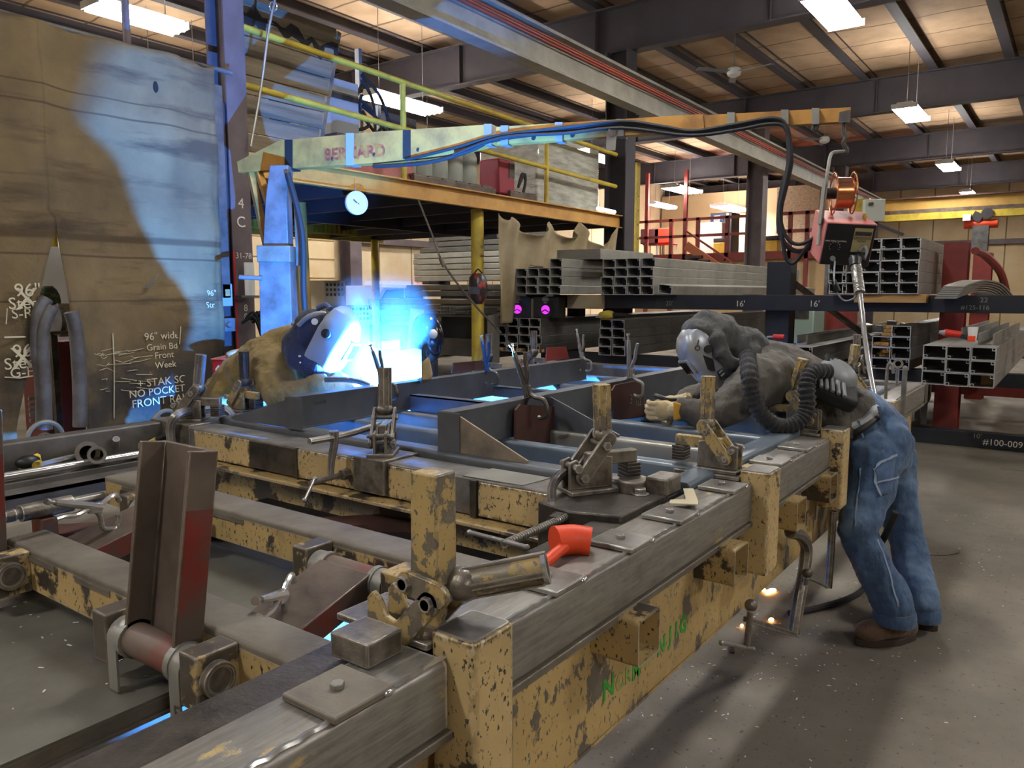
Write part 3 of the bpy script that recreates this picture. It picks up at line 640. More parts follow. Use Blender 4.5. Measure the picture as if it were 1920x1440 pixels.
# ---------------------------------------------------------------- screw clamps
def ccl(label, frame, screw, tbar, nut, r=.017, mt=None, sr=.011, pad=None):
    mt = mt or m_gun; t = T('screw_clamp', label, 'clamp', frame[0], 0, 'screw clamps')
    P('frame', MB().tube(frame, r, 8, 5), mt, t)
    s = P('screw', MB().cyl(screw[0], screw[1], sr, n=12), m_steel, t)
    g = MB(); d = (V(screw[1]) - V(screw[0])); n = int(d.length / .006)
    for i in range(0, n, 2): g.cyl(V(screw[0]) + d * (i / n), V(screw[0]) + d * ((i + 1) / n), sr + .002, n=10)
    P('thread', g, m_gun, s)
    if nut: P('nut', MB().cyl(nut[0], nut[1], sr * 2.1, n=6), mt, t)
    if tbar: P('t_bar', MB().cyl(tbar[0], tbar[1], .0075, n=10).ball(tbar[0], .0095).ball(tbar[1], .0095), m_steel, t)
    return t
yC = 1.43
fr = [AX(1085, 880, 2.50) + V((0, 0, 0)), AX(1062, 884, 2.42), AX(1042, 900, 2.34), AX(1034, 925, 2.30), AX(1038, 955, 2.26), AX(1052, 972, 2.20)]
ccl('oiled screw clamp on the dark end block, its screw pointing at the viewer', fr, (AX(1068, 966, 2.23), AX(945, 1020, 1.86)), (AX(880, 998, 1.93), AX(988, 1026, 1.83)), (AX(1052, 972, 2.20), AX(1036, 980, 2.14)), .018, m_oily, .012)
yB = 2.70
t = T('bar_clamp', 'chrome bar clamp lying over the striped beam', 'clamp', AY(580, 830, yB), 0, 'screw clamps')
P('bar', MB().tube([AY(580, 828, yB), AY(650, 815, yB), AY(712, 796, yB), AY(726, 798, yB), AY(731, 812, yB), AY(731, 826, yB)], .016, 8, 4), m_steel, t)
P('sliding_jaw', MB().tube([AY(626, 808, yB), AY(627, 830, yB), AY(622, 860, yB), AY(620, 893, yB)], .014, 8, 3, lambda u: .022 - .008 * u), m_steel, t)
s = P('screw', MB().cyl(AY(582, 906, yB - .03), AY(650, 888, yB), .012).cyl(AY(640, 891, yB), AY(658, 886, yB), .026, n=6), m_gun, t)
P('t_bar', MB().cyl(AY(590, 898, yB - .03), AY(571, 938, yB - .1), .007).ball(AY(571, 938, yB - .1), .011).ball(AY(590, 898, yB - .03), .012), m_steel, t)
# big forged clamp over the left corner with its long screw
def L(px, py, d=4.35): return AD(px, py, d)
t = T('screw_clamp', 'large forged screw clamp hooked over the far left jig corner', 'clamp', L(340, 840), 0, 'screw clamps')
P('frame', MB().tube([L(328, 850), L(321, 825), L(320, 798), L(332, 778), L(360, 769, 4.5), L(405, 764, 4.6), L(428, 772, 4.62), L(438, 790, 4.62), L(438, 802, 4.6)], .026, 8, 5), m_steel, t)
P('screw', MB().cyl(L(355, 833), L(245, 862, 4.2), .014), m_gun, t)
P('t_bar', MB().cyl(L(222, 860, 4.15), L(256, 858, 4.2), .009).ball(L(256, 858, 4.2), .013), m_chrome, t)
# clamps hanging under the outside of the rail
def hang(label, fr, screw, tb, r=.03):
    t = T('screw_clamp', label, 'clamp', fr[-1], 0, 'screw clamps hanging under the jig')
    P('frame', MB().tube(fr, r, 8, 5), m_gun, t)
    g = MB().cyl(screw[0], screw[1], .012).ball(screw[0], .024); P('screw', g, m_gun, t)
    P('t_bar', MB().cyl(tb[0], tb[1], .007).ball(tb[0], .01).ball(tb[1], .01), m_steel, t)
A_ = lambda px, py, y=1.0: AY(px, py, y)
hang('big screw clamp hanging from the rail nearest the floor sparks', [A_(1482, 998), A_(1500, 1003), A_(1512, 1025), A_(1508, 1070), A_(1497, 1130), A_(1488, 1190)], (A_(1408, 1135, .93), A_(1400, 1213, .93)), (A_(1353, 1205, .93), A_(1412, 1217, .93)))
P('lower_jaw', MB().bar(A_(1490, 1190), A_(1402, 1162, .94), .035, .02), m_gun, bpy.data.objects['screw_clamp.002'])
hang('second screw clamp hanging beside the denim leg', [A_(1562, 958), A_(1560, 1000), A_(1557, 1050), A_(1553, 1102)], (A_(1513, 1075, .96), A_(1511, 1098, .96)), (A_(1512, 1082, .96), A_(1550, 1100, .98)), .02)
t3 = T('bar_clamp', 'thin steel bar clamp hanging on the farthest cream post', 'clamp', AX(1690, 820, 5.6), 0, 'screw clamps')
P('bar', MB().tube([AX(1660, 760, 5.75), AX(1664, 690, 5.75), AX(1672, 683, 5.75), AX(1675, 700, 5.75)], .011, 8, 4), m_steel, t3)
P('bar', MB().cyl(AX(1697, 690, 5.55), AX(1690, 812, 5.55), .016).ball(AX(1697, 690, 5.55), .016), m_steel, t3)
P('screw', MB().cyl(AX(1702, 806, 5.5), AX(1700, 828, 5.5), .01).ob(AX(1693, 810, 5.5), (.06, .05, .03)), m_steel, t3)
P('t_bar', MB().cyl(AX(1696, 826, 5.5), AX(1712, 821, 5.5), .006), m_chrome, t3)
jig_units(False)
ORD = ['first', 'second', 'third', 'fourth', 'fifth', 'sixth']
# ---------------------------------------------------------------- storage rack in the middle distance with bundles of lipped tubes
RK = T('storage_rack', 'long black and red storage rack carrying the tube bundles', 'rack', (9.6, 2, 0))
P('rack_beam', MB().box(9.2, 9.35, -3, 5.95, 1.40, 1.578), m_blackbeam, RK, bevel=.004)
P('rack_beam', MB().box(9.2, 9.35, -3, 6.2, .655, .795), m_blackbeam, RK, bevel=.004)
P('floor_beam', MB().box(9.28, 9.45, -3, 2.9, 0, .16), m_blackbeam, RK, bevel=.004)
P('black_upright', MB().box(9.36, 9.6, 2.78, 3.06, 0, 1.97), m_blackbeam, RK, bevel=.004)
P('black_upright', MB().box(9.9, 10.1, 6.0, 6.2, 0, 1.4), m_blackbeam, RK, bevel=.004)
for x, y, h in ((10.05, 1.06, 2.17), (13.6, 1.12, 2.2), (10.05, -2.4, 2.1)):
    P('red_upright', MB().box(x, x + .03, y, y + .24, 0, h).box(x + .25, x + .28, y, y + .24, 0, h).box(x + .03, x + .25, y + .11, y + .13, 0, h), m_redp, RK)
P('red_foot', MB().box(9.9, 14, -3, -2.8, .0, .12).box(11.5, 11.62, -2.9, 4, .3, .45), m_redp, RK)
P('back_beam', MB().box(13.5, 13.62, -3, 6.2, 1.40, 1.57).box(13.5, 13.62, -3, 6.2, .655, .795), m_redp, RK)
P('arch_brace', MB().tube([(10.35, 1.02, 2.08), (10.7, .95, 2.04), (11.1, .82, 1.86), (11.3, .75, 1.6)], .045, 8, 4), m_redp, RK)
P('diagonal_brace', MB().bar((9.6, 2.85, 1.75), (11, 2.2, 1.0), .07, .05), m_dust2, RK)
for s, p, sz, z in (("16'", (1388, 570), .1, 1), ("16'", (1527, 570), .1, 1), ("20'", (1255, 569), .085, 0), ('22', (1845, 563), .07, 0), ('#125-116', (1828, 577), .065, 0), ('12', (1655, 690), .06, 0)):
    TX(s, sz, AX(*p, 9.198), (0, -1, 0), (0, 0, 1), m_chalk if z else m_chalkdim, RK, 'chalk_mark')
TX("10'", .07, AX(1832, 818, 9.278), (0, -1, 0), (0, 0, 1), m_chalkdim, RK, 'chalk_mark'); TX('#100-009', .09, AX(1880, 832, 9.278), (0, -1, 0), (0, 0, 1), m_chalk, RK, 'chalk_mark')
TW, TH = .187, .1165
def tube_mesh(L, mt, t=.006, flip=1):
    g = MB(); g.rtube(0, TW - .002, 0, TH - .0015, 0, L, .006, t, 'x', 2)
    for cy, cz in ((.006, TH - .03), (TW - .036, .006)):
        g.rtube(cy, cy + .026, cz, cz + .022, 0, L * .2, .004, .004, 'x', 1)
    return g
ZL = .797
m_cut = M('fresh_cut_edge', '#b9bab8', .35, .5)
m_dustt = None
def bundle(x, yl, zb, cols, rows, L, desc, grp, mt, skip=(), jit=.03, short=''):
    """yl: left side; a column for every tube, counted from the left, rows from the top"""
    base = None
    for r in range(rows):
        for c in range(cols):
            if (r, c) in skip: continue
            y = yl - (c + 1) * TW; z = zb + (rows - 1 - r) * TH; xx = x + random.uniform(-jit, jit)
            lab = 'tube %s from left, row %s from top, %s' % (ORD[c], ORD[r], desc)
            if base is None:
                t = T('steel_tube', lab, 'steel tube', (xx, y, z), 0, grp)
                P('tube_wall', tube_mesh(L, mt), mt, t, local=True, smooth=0); P('inside_shade', MB().box(.16, .17, .008, TW - .01, .008, TH - .009), m_tubeshade, t, local=True, smooth=0); P('cut_edge', MB().rtube(0, TW - .002, 0, TH - .0015, -.004, .001, .006, .008, 'x', 2).rtube(.006, .034, TH - .034, TH - .006, -.004, .001, .004, .005, 'x', 1).rtube(TW - .038, TW - .01, .006, .032, -.004, .001, .004, .005, 'x', 1), m_cut, t, local=True, smooth=0); base = t  # dark plate across the bore paints the shade inside the tube
            else: dup(base, (xx, y, z), 0, lab)
    return base
m_tubel = M('light_tube', '#a9a69b', .4, .5, '#8d8b82', 4, .35, .7)
yl = lambda px, x: AX(px, 550, x).y
bundle(8.7, yl(967, 8.7), AX(1027, 553, 8.7).z + .01, 4, 4, 5.8, 'bundle above the loudspeakers', 'tubes of the upper left bundle', m_tubel, {(0, 0), (0, 1), (0, 2)})
bundle(9.0, yl(1128, 9.0), 1.58, 4, 4, 6.2, 'middle upper bundle', 'tubes of the upper middle bundle', m_tubel)
t = bundle(9.0, yl(1230, 9.0) - .01, 1.58, 1, 1, 6.1, 'extra column beside the upper middle bundle', 'tubes of the upper middle bundle', m_tubel); t['label'] = 'single steel tube lying tilted right beside the upper middle bundle'; t.rotation_euler = (R(8), 0, R(-.8))
bundle(9.0, yl(1721, 9.0) + 4 * TW, 1.592, 4, 5, 2.3, 'bundle behind the wire feeder', 'tubes of the upper right bundle', m_tubel)
bundle(9.0, yl(1721, 9.0) + 4 * TW + .14, 1.592, 1, 3, 2.3, 'narrow stack behind the wire feeder', 'tubes of the upper right bundle', m_tubel)
bundle(8.7, yl(931, 8.7), ZL, 4, 4, 6, 'bundle under the loudspeakers', 'tubes of the lower left bundle', m_galvd, {(0, 0)})
bundle(8.9, yl(1125, 8.9), ZL, 2, 4, 6, 'bundle under the yellow grinder', 'tubes of the lower middle bundle', m_galvd)
bundle(9.0, yl(1640, 9.0), ZL, 2, 4, 4.5, 'bundle holding wood blocks', 'tubes of the lower right bundle', m_galvd, {(0, 0)})
bundle(7.7, yl(1736, 7.7), ZL, 3, 3, 5.2, 'bundle by the right edge', 'tubes of the nearest right bundle', m_galv)
bundle(8.6, yl(1462, 8.6), ZL, 2, 2, 6, 'dark bundle behind the grey hoodie', 'tubes of the dark bundle', m_galvd)
# things lying in and on the bundles
def wood(n, c, sp, label, grp, s=(.12, .09, .04)):
    for i in range(n):
        p = V(c) + V((random.uniform(-.05, .05), -sp * i, (i % 2) * .045))
        S('wood_block', MB().ob((p.x, p.y, p.z), s, (0, 0, random.uniform(-.6, .6))), m_pine, label % ORD[i], 'wood block', grp, bevel=.003)
wood(5, V((8.76, AX(940, 664, 8.72).y, ZL + .03)), .16, '%s pine block from left under the loudspeakers', 'pine blocks in the lower left bundle')
q = AX(1648, 668, 9.1); wood(3, V((9.12, AX(1648, 640, 9.1).y, ZL + 2 * TH + .03)), .045, '%s pine block from the left in the upper opening of the lower right bundle', 'pine blocks in the lower right bundle'); wood(3, V((9.12, AX(1652, 660, 9.1).y, ZL + TH + .03)), .045, '%s pine block from the left in the middle opening of the lower right bundle', 'pine blocks in the lower right bundle')
for i in range(3): S('wood_block', MB().ob((9.1, AX(1666 + i, 622, 9.1).y, ZL + 3 * TH + .02 + i * .038), (.14, .1, .036), (0, 0, .2 * i)), m_pine, ['lowest', 'middle', 'topmost'][i] + ' pine block stacked on the lower right bundle', 'wood block', 'pine blocks stacked by the upright', bevel=.003)
for i in range(2): S('wood_block', MB().ob((7.85, AX(1845 + 10 * i, 714, 7.85).y, ZL + .053), (.04, .045, .085), (0, 0, .1)), m_pine, ['left', 'right'][i] + ' brown wood piece standing in the lowest right tube', 'wood block', 'wood pieces in the nearest right tube', bevel=.002)
S('timber', MB().box(9.05, 9.2, AX(1738, 560, 9.1).y, AX(1603, 560, 9.1).y, 1.50, 1.592), m_pine, 'pine beam under the tall upper tube bundle', 'timber', bevel=.003)
for i in range(6):
    g = MB(); yc = AX(1775, 545, 9.0).y - i * .014; z0 = 1.545 + i * .022
    pts = [(8.9, yc, z0), (9.2, yc - .03, z0 + .03), (9.8, yc - .1, z0 + .07), (10.6, yc - .2, z0 + .03), (11.2, yc - .3, z0 - .14)]
    pts = catmull([V(p) for p in pts], 5)
    g.loft([[p + V((0, -.1, 0)), p + V((0, .09, 0)), p + V((0, .09, .018)), p + V((0, -.1, .018))] for p in pts])
    S('flat_bar', g, m_galv, ORD[i] + ' drooping grey flat bar from below on the rack beam by the red upright', 'steel bar', 'drooping flat bars')
def zsec(x0, x1, y, z, label):
    S('steel_channel', MB().prism([(y, z), (y + .12, z), (y + .12, z + .1), (y + .11, z + .1), (y + .11, z + .008), (y + .008, z + .008), (y + .008, z + .1), (y, z + .1)], 'x', x0, x1), m_galv, label, 'steel channel', 'loose channels on the tubes')
z3 = ZL + 3 * TH
zsec(8.0, 11.5, AX(1850, 620, 8).y - .06, z3, 'grey channel on the right tube bundle beside the white cup'); zsec(9.2, 12, AX(1825, 600, 9).y, z3 + .0, 'channel lying behind the red drill on the right tube bundle')
zsec(9.0, 14, yl(1500, 9) - .1, ZL + 2 * TH, 'dark channel lying on the dark bundle behind the welder')
# power drill, cup
t = T('power_drill', 'red power drill lying on the right tube bundle', 'drill', AX(1785, 640, 7.85)); q = WM[t.name].translation
P('drill_body', MB().cyl(q + V((-.02, .06, .075)), q + V((.02, -.06, .06)), .034, .03, 14), m_red, t); P('chuck', MB().cyl(q + V((-.035, .1, .08)), q + V((-.02, .06, .075)), .014, .026, 12), m_grey, t)
P('drill_handle', MB().bar(q + V((.02, -.05, .055)), q + V((.0, -.13, .03)), .04, .035), m_black, t); P('battery', MB().ob(q + V((0, -.15, .03)), (.08, .06, .05)), m_orangep, t, bevel=.006)
q = AX(1823, 638, 7.85); S('plastic_cup', MB().lathe([(.03, 0), (.043, .115), (.04, .115), (.028, .004)], q, (0, 0, 1), 18), m_white, 'white plastic cup on the right tube bundle', 'cup')
# red air tool, bits
q = AX(1460, 637, 8.7); t = T('air_tool', 'small red air tool on the dark tubes behind the grey hood', 'tool', q); P('tool_body', MB().cyl(q + V((0, .06, .03)), q + V((0, -.06, .03)), .028), m_red, t); P('tool_nozzle', MB().cyl(q + V((0, .06, .03)), q + V((0, .13, .025)), .012), m_grey, t)
# loudspeakers with magenta cones
m_glow = m_lamp('magenta_cone', 1.0, (.75, .05, .85))
zs = ZL + 4 * TH
def speaker(px, lab, turn):
    q = AX(px, 600, 8.85); q.z = zs
    t = T('loudspeaker', lab, 'loudspeaker', q, turn, 'loudspeakers on the tubes')
    P('cabinet', MB().box(0, .26, -.19, .19, 0, .29), m_black, t, local=True, bevel=.008)
    P('woofer', MB().lathe([(.1, .0), (.125, -.012), (.11, -.012), (.1, -.004)], (0, 0, .115), (1, 0, 0), 24), m_rubber, t, local=True)
    P('glowing_cone', MB().lathe([(.062, -.004), (.04, .0), (.0, .0)], (-.004, 0, .115), (1, 0, 0), 20), m_glow, t, local=True)
    P('tweeter', MB().lathe([(.05, -.01), (.035, -.006), (.02, -.014), (0, -.016)], (0, 0, .25), (1, 0, 0), 18), m_grey, t, local=True)
    g = MB(); g.bar((-.018, -.05, .085), (-.018, 0, .115), .03, .01).bar((-.018, .05, .085), (-.018, 0, .115), .03, .01); P('cone_bracket', g, m_black, t, local=True)
speaker(970, 'left loudspeaker with a magenta cone, turned away, on the tubes', R(28)); speaker(1023, 'right loudspeaker with a round magenta cone facing the viewer', R(10))
q = AX(1005, 551, 8.95); S('coiled_cable', MB().tube([q + V((.02 * math.sin(a), (.19 - .004 * a) * math.cos(a), .03 + (.055 + .002 * a) * math.sin(a) + .01 * math.sin(3 * a))) for a in [i * .35 for i in range(60)]], .017, 7), m_rubber, 'dark coiled cable lying on top of the loudspeakers', 'cable')
# yellow grinder
q = AX(1150, 600, 8.9); q.z = ZL + 4 * TH; t = T('angle_grinder', 'yellow grinder lying on the lower tubes left of the grey hood', 'grinder', q)
P('motor_body', MB().tube([q + V((0, .2, .05)), q + V((0, .08, .06)), q + V((0, 0, .06))], .05, 12, 4, lambda u: .038 + .02 * math.sin(3 * u)), m_yel, t); P('grip', MB().cyl(q + V((0, -.01, .06)), q + V((0, -.2, .055)), .035, .03), m_black, t); P('guard', MB().cyl(q + V((.0, .2, .02)), q + V((0, .2, .035)), .06), m_grey, t)
# ---------------------------------------------------------------- mezzanine on yellow posts
MZ = T('mezzanine', 'dark storage mezzanine with an orange edge beam on yellow posts', 'mezzanine', (8, 8, 0))
P('edge_beam', MB().box(4.7, 11.86, 6.4, 6.42, 2.70, 2.89).box(4.7, 11.86, 6.34, 6.42, 2.885, 2.9).box(4.7, 11.86, 6.34, 6.42, 2.69, 2.705), m_orange, MZ)
P('deck', MB().box(4.7, 11.86, 6.42, 12, 2.85, 2.9), m_dust2, MZ)
for i in range(7): P('joist', MB().box(4.9 + i * 1.1, 4.98 + i * 1.1, 6.42, 12, 2.68, 2.85), m_girder, MZ)
P('back_beam', MB().box(4.7, 11.86, 9.0, 9.1, 2.62, 2.85), m_girder, MZ)
g = MB()
for i in range(46): g.box(5.0 + i * .1, 5.05 + i * .1, 10.4, 10.45, 2.62, 2.80)
P('yellow_grating', g.box(5, 9.7, 10.46, 10.5, 2.6, 2.82), m_yel, MZ); P('back_beam', MB().box(4.7, 11.86, 12, 12.1, 2.65, 2.9), m_yel, MZ)
P('deck_post', MB().cyl((8.2, 6.55, 0), (8.2, 6.55, 2.70), .085, n=20), m_yel, MZ); P('deck_post', MB().cyl(AY(573, 600, 7.6) * 1, AY(562, 380, 7.6), .075, n=16), M('brownish_yellow', '#a8863f', .6), MZ)
P('deck_post', MB().cyl((5.2, 11.9, 0), (5.2, 11.9, 2.7), .08), m_yel, MZ); P('deck_post', MB().cyl((11.5, 11.9, 0), (11.5, 11.9, 2.7), .08), m_yel, MZ)
RA = T('guard_rail', 'yellow pipe guard rail along the mezzanine edge', 'railing', (8, 6.45, 2.9))
P('top_rail', MB().tube([(4.6, 6.45, 4.05), (6.72, 6.45, 4.0), (11.8, 6.45, 3.9)], .032, 10), m_yel, RA); P('mid_rail', MB().tube([(4.6, 6.45, 3.53), (6.72, 6.45, 3.48), (11.8, 6.45, 3.38)], .032, 10), m_yel, RA)
for x in (6.72, 9.7): P('rail_post', MB().cyl((x, 6.45, 2.9), (x, 6.45, 3.98), .035), m_yel, RA)
TX('WLL', .05, AY(905, 463, 6.46), (1, 0, 0), (0, 0, 1), m_oily, MZ, 'ink_mark'); TX('7000#', .04, AY(905, 480, 6.46), (1, 0, 0), (0, 0, 1), m_oily, MZ, 'ink_mark')
# crate wall leaning outwards over the rail
t = T('wooden_crate', 'tall weathered crate wall of wide boards behind the yellow rail', 'crate', (5.35, 6.9, 2.9))
for i in range(8):
    z0 = 3.0 + i * .185; xr = 5.72 + (z0 - 3.0) * .25
    P('board', MB().box(4.62, xr, 6.78, 6.81, z0, z0 + .172), m_wood, t, bevel=.002)
P('corner_batten', MB().bar((5.73, 6.82, 2.95), (6.1, 6.82, 4.45), .06, .05), m_dust, t); P('batten', MB().box(4.75, 4.85, 6.81, 6.86, 2.9, 4.4), m_wood, t)
g = MB(); random.seed(3)
pts = [V((4.7 + i * .09, 6.76 + random.uniform(-.02, .02), 4.36 + random.uniform(-.05, .08) - i * .008)) for i in range(16)]
g.loft([[p, p + V((.02, .02, -.1 - .07 * random.random())), p + V((0, .06, -.02))] for p in pts]); P('torn_cover', g, m_rubber, t, label='torn dark plastic cover')
t = T('grey_cabinet', 'grey steel cabinet on the mezzanine next to the crate wall', 'cabinet', (6.35, 7.0, 2.9)); P('cabinet_body', MB().box(6.12, 6.55, 7.0, 7.4, 2.9, 4.02), m_grey, t, bevel=.006); P('dark_band', MB().box(6.12, 6.55, 6.996, 7.0, 3.8, 3.88), m_oily, t); P('slot_handle', MB().box(6.45, 6.49, 6.99, 7.0, 3.28, 3.38), m_black, t)
t = T('red_machine', 'faded red low machine on the mezzanine behind the boom', 'machine', (6.5, 6.75, 2.9)); P('machine_body', MB().box(5.9, 7.1, 6.65, 6.9, 2.9, 3.3), m_pink, t, bevel=.01); P('dark_lid', MB().box(5.88, 7.12, 6.63, 6.92, 3.3, 3.33), m_rust, t)
t = T('cable_stand', 'tangled welding leads hanging on an upright stand above the boom', 'cable stand', (6.9, 7.2, 2.9))
P('stand_post', MB().bar((6.75, 7.2, 2.9), (6.75, 7.2, 4.5), .07, .05), m_galv, t); P('stand_post', MB().bar((7.05, 7.2, 2.9), (7.05, 7.2, 3.9), .07, .05), m_galv, t)
for i in range(8): P('lead', MB().tube([(6.75, 7.15, 4.2 - .06 * i), (6.75 + .28 * math.cos(i * 1.1), 7.1, 3.95 - .05 * i), (6.8 + .4 * math.cos(i * 1.3), 7.1, 3.4), (6.8 + .2 * math.cos(i), 7.12, 2.95)], .02, 6, 5), m_rubber, t)
S('dark_cabinet', MB().box(7.2, 7.75, 7.2, 7.35, 2.9, 3.85), m_girder, 'dark upright cabinet under the lamp on the mezzanine', 'cabinet', bevel=.005)
def pallet(x0, x1, y0, y1, z, label, s=1):
    t = T('pallet', label, 'pallet', ((x0 + x1) / 2, (y0 + y1) / 2, z), 0, 'pallets on the mezzanine')
    for k in range(6): a = x0 + (x1 - x0) * k / 6; P('top_board', MB().box(a, a + (x1 - x0) / 7.5, y0, y1, z + .11, z + .13), m_dust2, t)
    for y in (y0, (y0 + y1) / 2 - .03, y1 - .06): P('runner', MB().box(x0, x1, y, y + .06, z + .02, z + .11), m_dust2, t)
    P('bottom_board', MB().box(x0, x1, y0, y0 + .09, z, z + .02), m_dust2, t)
pallet(7.0, 8.6, 6.55, 7.4, 2.9, 'wooden pallet under the pale drums'); pallet(8.95, 9.6, 6.55, 7.3, 2.9, 'empty tipped pallet beside the wrapped load')
m_drum = M('pale_drum', '#a9ada0', .55, 0, '#8f9488', 3, .4, .7)
for i in range(5):
    x = 7.15 + i * .3; t = T('drum', ORD[i] + ' pale grey drum from the left standing on the pallet', 'drum', (x, 6.85, 3.03), 0, 'drums on the pallet')
    P('drum_body', MB().lathe([(.13, 0), (.14, .02), (.14, .38), (.12, .44), (.06, .5)], n=20), m_drum, t, local=True); P('drum_cap', MB().cyl((0, 0, .5), (0, 0, .54), .05), m_oily, t, local=True)
t = T('welding_machine', 'dark red welding machine on the mezzanine right of the drums', 'welding machine', (8.95, 6.75, 2.95)); P('casing', MB().box(8.75, 9.12, 6.6, 6.95, 2.97, 3.45), M('deep_red', '#8d1a2c', .5), t, bevel=.02); P('control_panel', MB().box(8.98, 9.10, 6.59, 6.6, 3.2, 3.42), m_oily, t); P('stand', MB().box(8.75, 9.12, 6.62, 6.9, 2.9, 2.97), m_black, t)
for i in range(2): P('lead_loop', MB().tube([(9.2, 6.6, 3.1), (9.3 + .05 * i, 6.6, 3.3), (9.38, 6.6, 3.2), (9.3, 6.6, 3.0), (9.2, 6.6, 2.95)], .02, 6, 4), m_rubber, t)
mw, nt, b, out = _new('stretch_wrap'); co = nt.nodes.new('ShaderNodeTexCoord').outputs['Object']
nt.links.new(_mix(nt, _ramp(nt, _noise(nt, 5, 5, .6, co, (.6, 1, 3)), .35, .7), lin('#9a9a8c'), lin('#c9c8bb')), b.inputs['Base Color']); b.inputs['Roughness'].default_value = .22; b.inputs['Coat Weight'].default_value = .6
bp = nt.nodes.new('ShaderNodeBump'); bp.inputs['Strength'].default_value = .9; bp.inputs['Distance'].default_value = .02; nt.links.new(_noise(nt, 7, 4, .6, co, (.7, .7, 5)), bp.inputs['Height']); nt.links.new(bp.outputs[0], b.inputs['Normal'])
S('wrapped_load', MB().box(9.75, 11.6, 6.65, 7.75, 2.9, 3.98), mw, 'tall load in shiny stretch wrap on the mezzanine', 'wrapped load', bevel=.04)
t = T('yellow_post', 'yellow steel post standing behind the wrapped load', 'post', (11.66, 7.0, 2.9)); P('post_body', MB().box(11.62, 11.82, 7.0, 7.15, 2.9, 4.1), m_yel, t)
S('tube_lamp', MB().cyl((11.0, 6.33, 2.94), (11.55, 6.33, 2.93), .03), m_lamp('small_tube', 6), 'small lit tube lamp on the right end of the orange beam', 'lamp')
# canvas hung under the mezzanine
def cloth(name, f, nu, nv, mat, label, cat, grp=None, solid=.006):
    g = MB(); vs = [[g.v(f(i / nu, j / nv)) for j in range(nv + 1)] for i in range(nu + 1)]
    for i in range(nu):
        for j in range(nv): g.f((vs[i][j], vs[i + 1][j], vs[i + 1][j + 1], vs[i][j + 1]))
    return S(name, g, mat, label, cat, grp, smooth=True, solid=solid)
def tarp(u, v):
    x = 8.28 + 3.2 * u; hangs = [8.3, 8.55, 9.55, 10.35, 11.45]
    k = min(range(4), key=lambda i: 0 if hangs[i] <= x <= hangs[i + 1] else 9); a, b = hangs[k], hangs[k + 1]; s = max(0, min(1, (x - a) / (b - a)))
    zt = 2.66 - .36 * (4 * s * (1 - s)) * (b - a) / 1.0 * .8
    zb = 1.22 if x < 8.65 else (1.22 + (x - 8.65) * 2.2 if x < 9.0 else 1.95)
    fold = math.sin(x * 11 + 2 * math.sin(x * 3)) * .07 * (1 - .3 * v) + math.sin(x * 27 + v * 4) * .02 + .12 * math.exp(-6 * v) * 4 * s * (1 - s)
    return (x + .05 * v * math.sin(x * 7), 6.28 - fold * .9, zt + (zb - zt) * v + .03 * math.sin(v * 7 + x * 5))
cloth('canvas_sheet', tarp, 90, 26, m_tarp2, 'dusty canvas sheet hung in swags from the mezzanine beam', 'canvas sheet')
S('cloth_cover', MB().box(9.17, 9.2, 5.16, 5.75, 1.39, 1.58), m_tarp2, 'tan cloth with a torn hole over the rack beam end', 'cloth', bevel=.01)
S('sheet_duct', MB().box(9.3, 10.9, 5.3, 6.0, 2.06, 2.2), m_galv, 'flat galvanised duct lying on the upper left tube bundle', 'duct', bevel=.004)
# white dial hanging on the beam
q = AY(667, 381, 6.2); t = T('clock', 'white round dial hanging below the orange mezzanine beam', 'clock', q)
P('face', MB().cyl(q, q + V((-.01, -.03, 0)), .112, n=28), m_white, t); P('rim', MB().pipe(q + V((0, 0, 0)), q + V((-.012, -.036, 0)), .122, .108, 28), m_white, t)
P('hand', MB().bar(q + V((-.01, -.034, 0)), q + V((-.06, -.034, .03)), .008, .008).bar(q + V((0, -.034, 0)), q + V((.03, -.034, -.03)), .008, .008), m_oily, t); P('hook', MB().cyl(q + V((0, 0, .11)), q + V((0, 0, .19)), .005), m_galv, t)
# stacks of tubes seen from the side under the mezzanine
random.seed(5)
def side_stack(x, y0, y1, z0, rows, h, lab, grp, mt, jit=0):
    for r in range(rows):
        g = MB(); a = random.uniform(-jit, jit); g.rbox(z0 + r * h, z0 + (r + 1) * h - .012, x, x + .16, y0 + a, y1, .012, 2, 'y')
        g = MB(); g.box(x, x + .3, y0, y1 + a, z0 + r * h, z0 + (r + 1) * h - .012)
        S('steel_bar', g, mt, lab % ORD[r], 'steel bar', grp, bevel=.012)
side_stack(12.9, 8.6, AX(777, 500, 12.9).y, AX(777, 528, 12.9).z, 5, .125, '%s long bar from below in the side stack behind the hanging red mask', 'bars in the upper side stack', m_galv, .04)
side_stack(12.95, 8.6, AX(800, 470, 12.9).y, AX(777, 528, 12.9).z + 5 * .125, 3, .12, '%s dark bar from below on top of the side stack', 'dark bars on top of the side stack', m_galvd, .3)
side_stack(12.6, 8.4, AX(762, 540, 12.6).y, AX(800, 556, 12.6).z, 2, .13, '%s bar from below under the gap of the side stack', 'bars under the gap', m_galvd, .03)
side_stack(11.6, 7.6, AX(690, 560, 11.6).y, AX(700, 610, 11.6).z, 5, .115, '%s long bar from below in the low stack before the pickup truck', 'bars in the low stack', m_galv, .1)
t = T('bar_rack', 'low steel rack under the long side stacks of bars', 'rack', (12.3, 10, 0)); P('rack_leg', MB().box(12.5, 12.6, 8.6, 8.8, 0, 1.5).box(12.5, 12.6, 12, 12.2, 0, 1.5), m_girder, t); P('rack_shelf', MB().box(11.5, 13.3, 8.3, 13, .82, .95), m_girder, t)
zz = AX(777, 528, 12.9).z
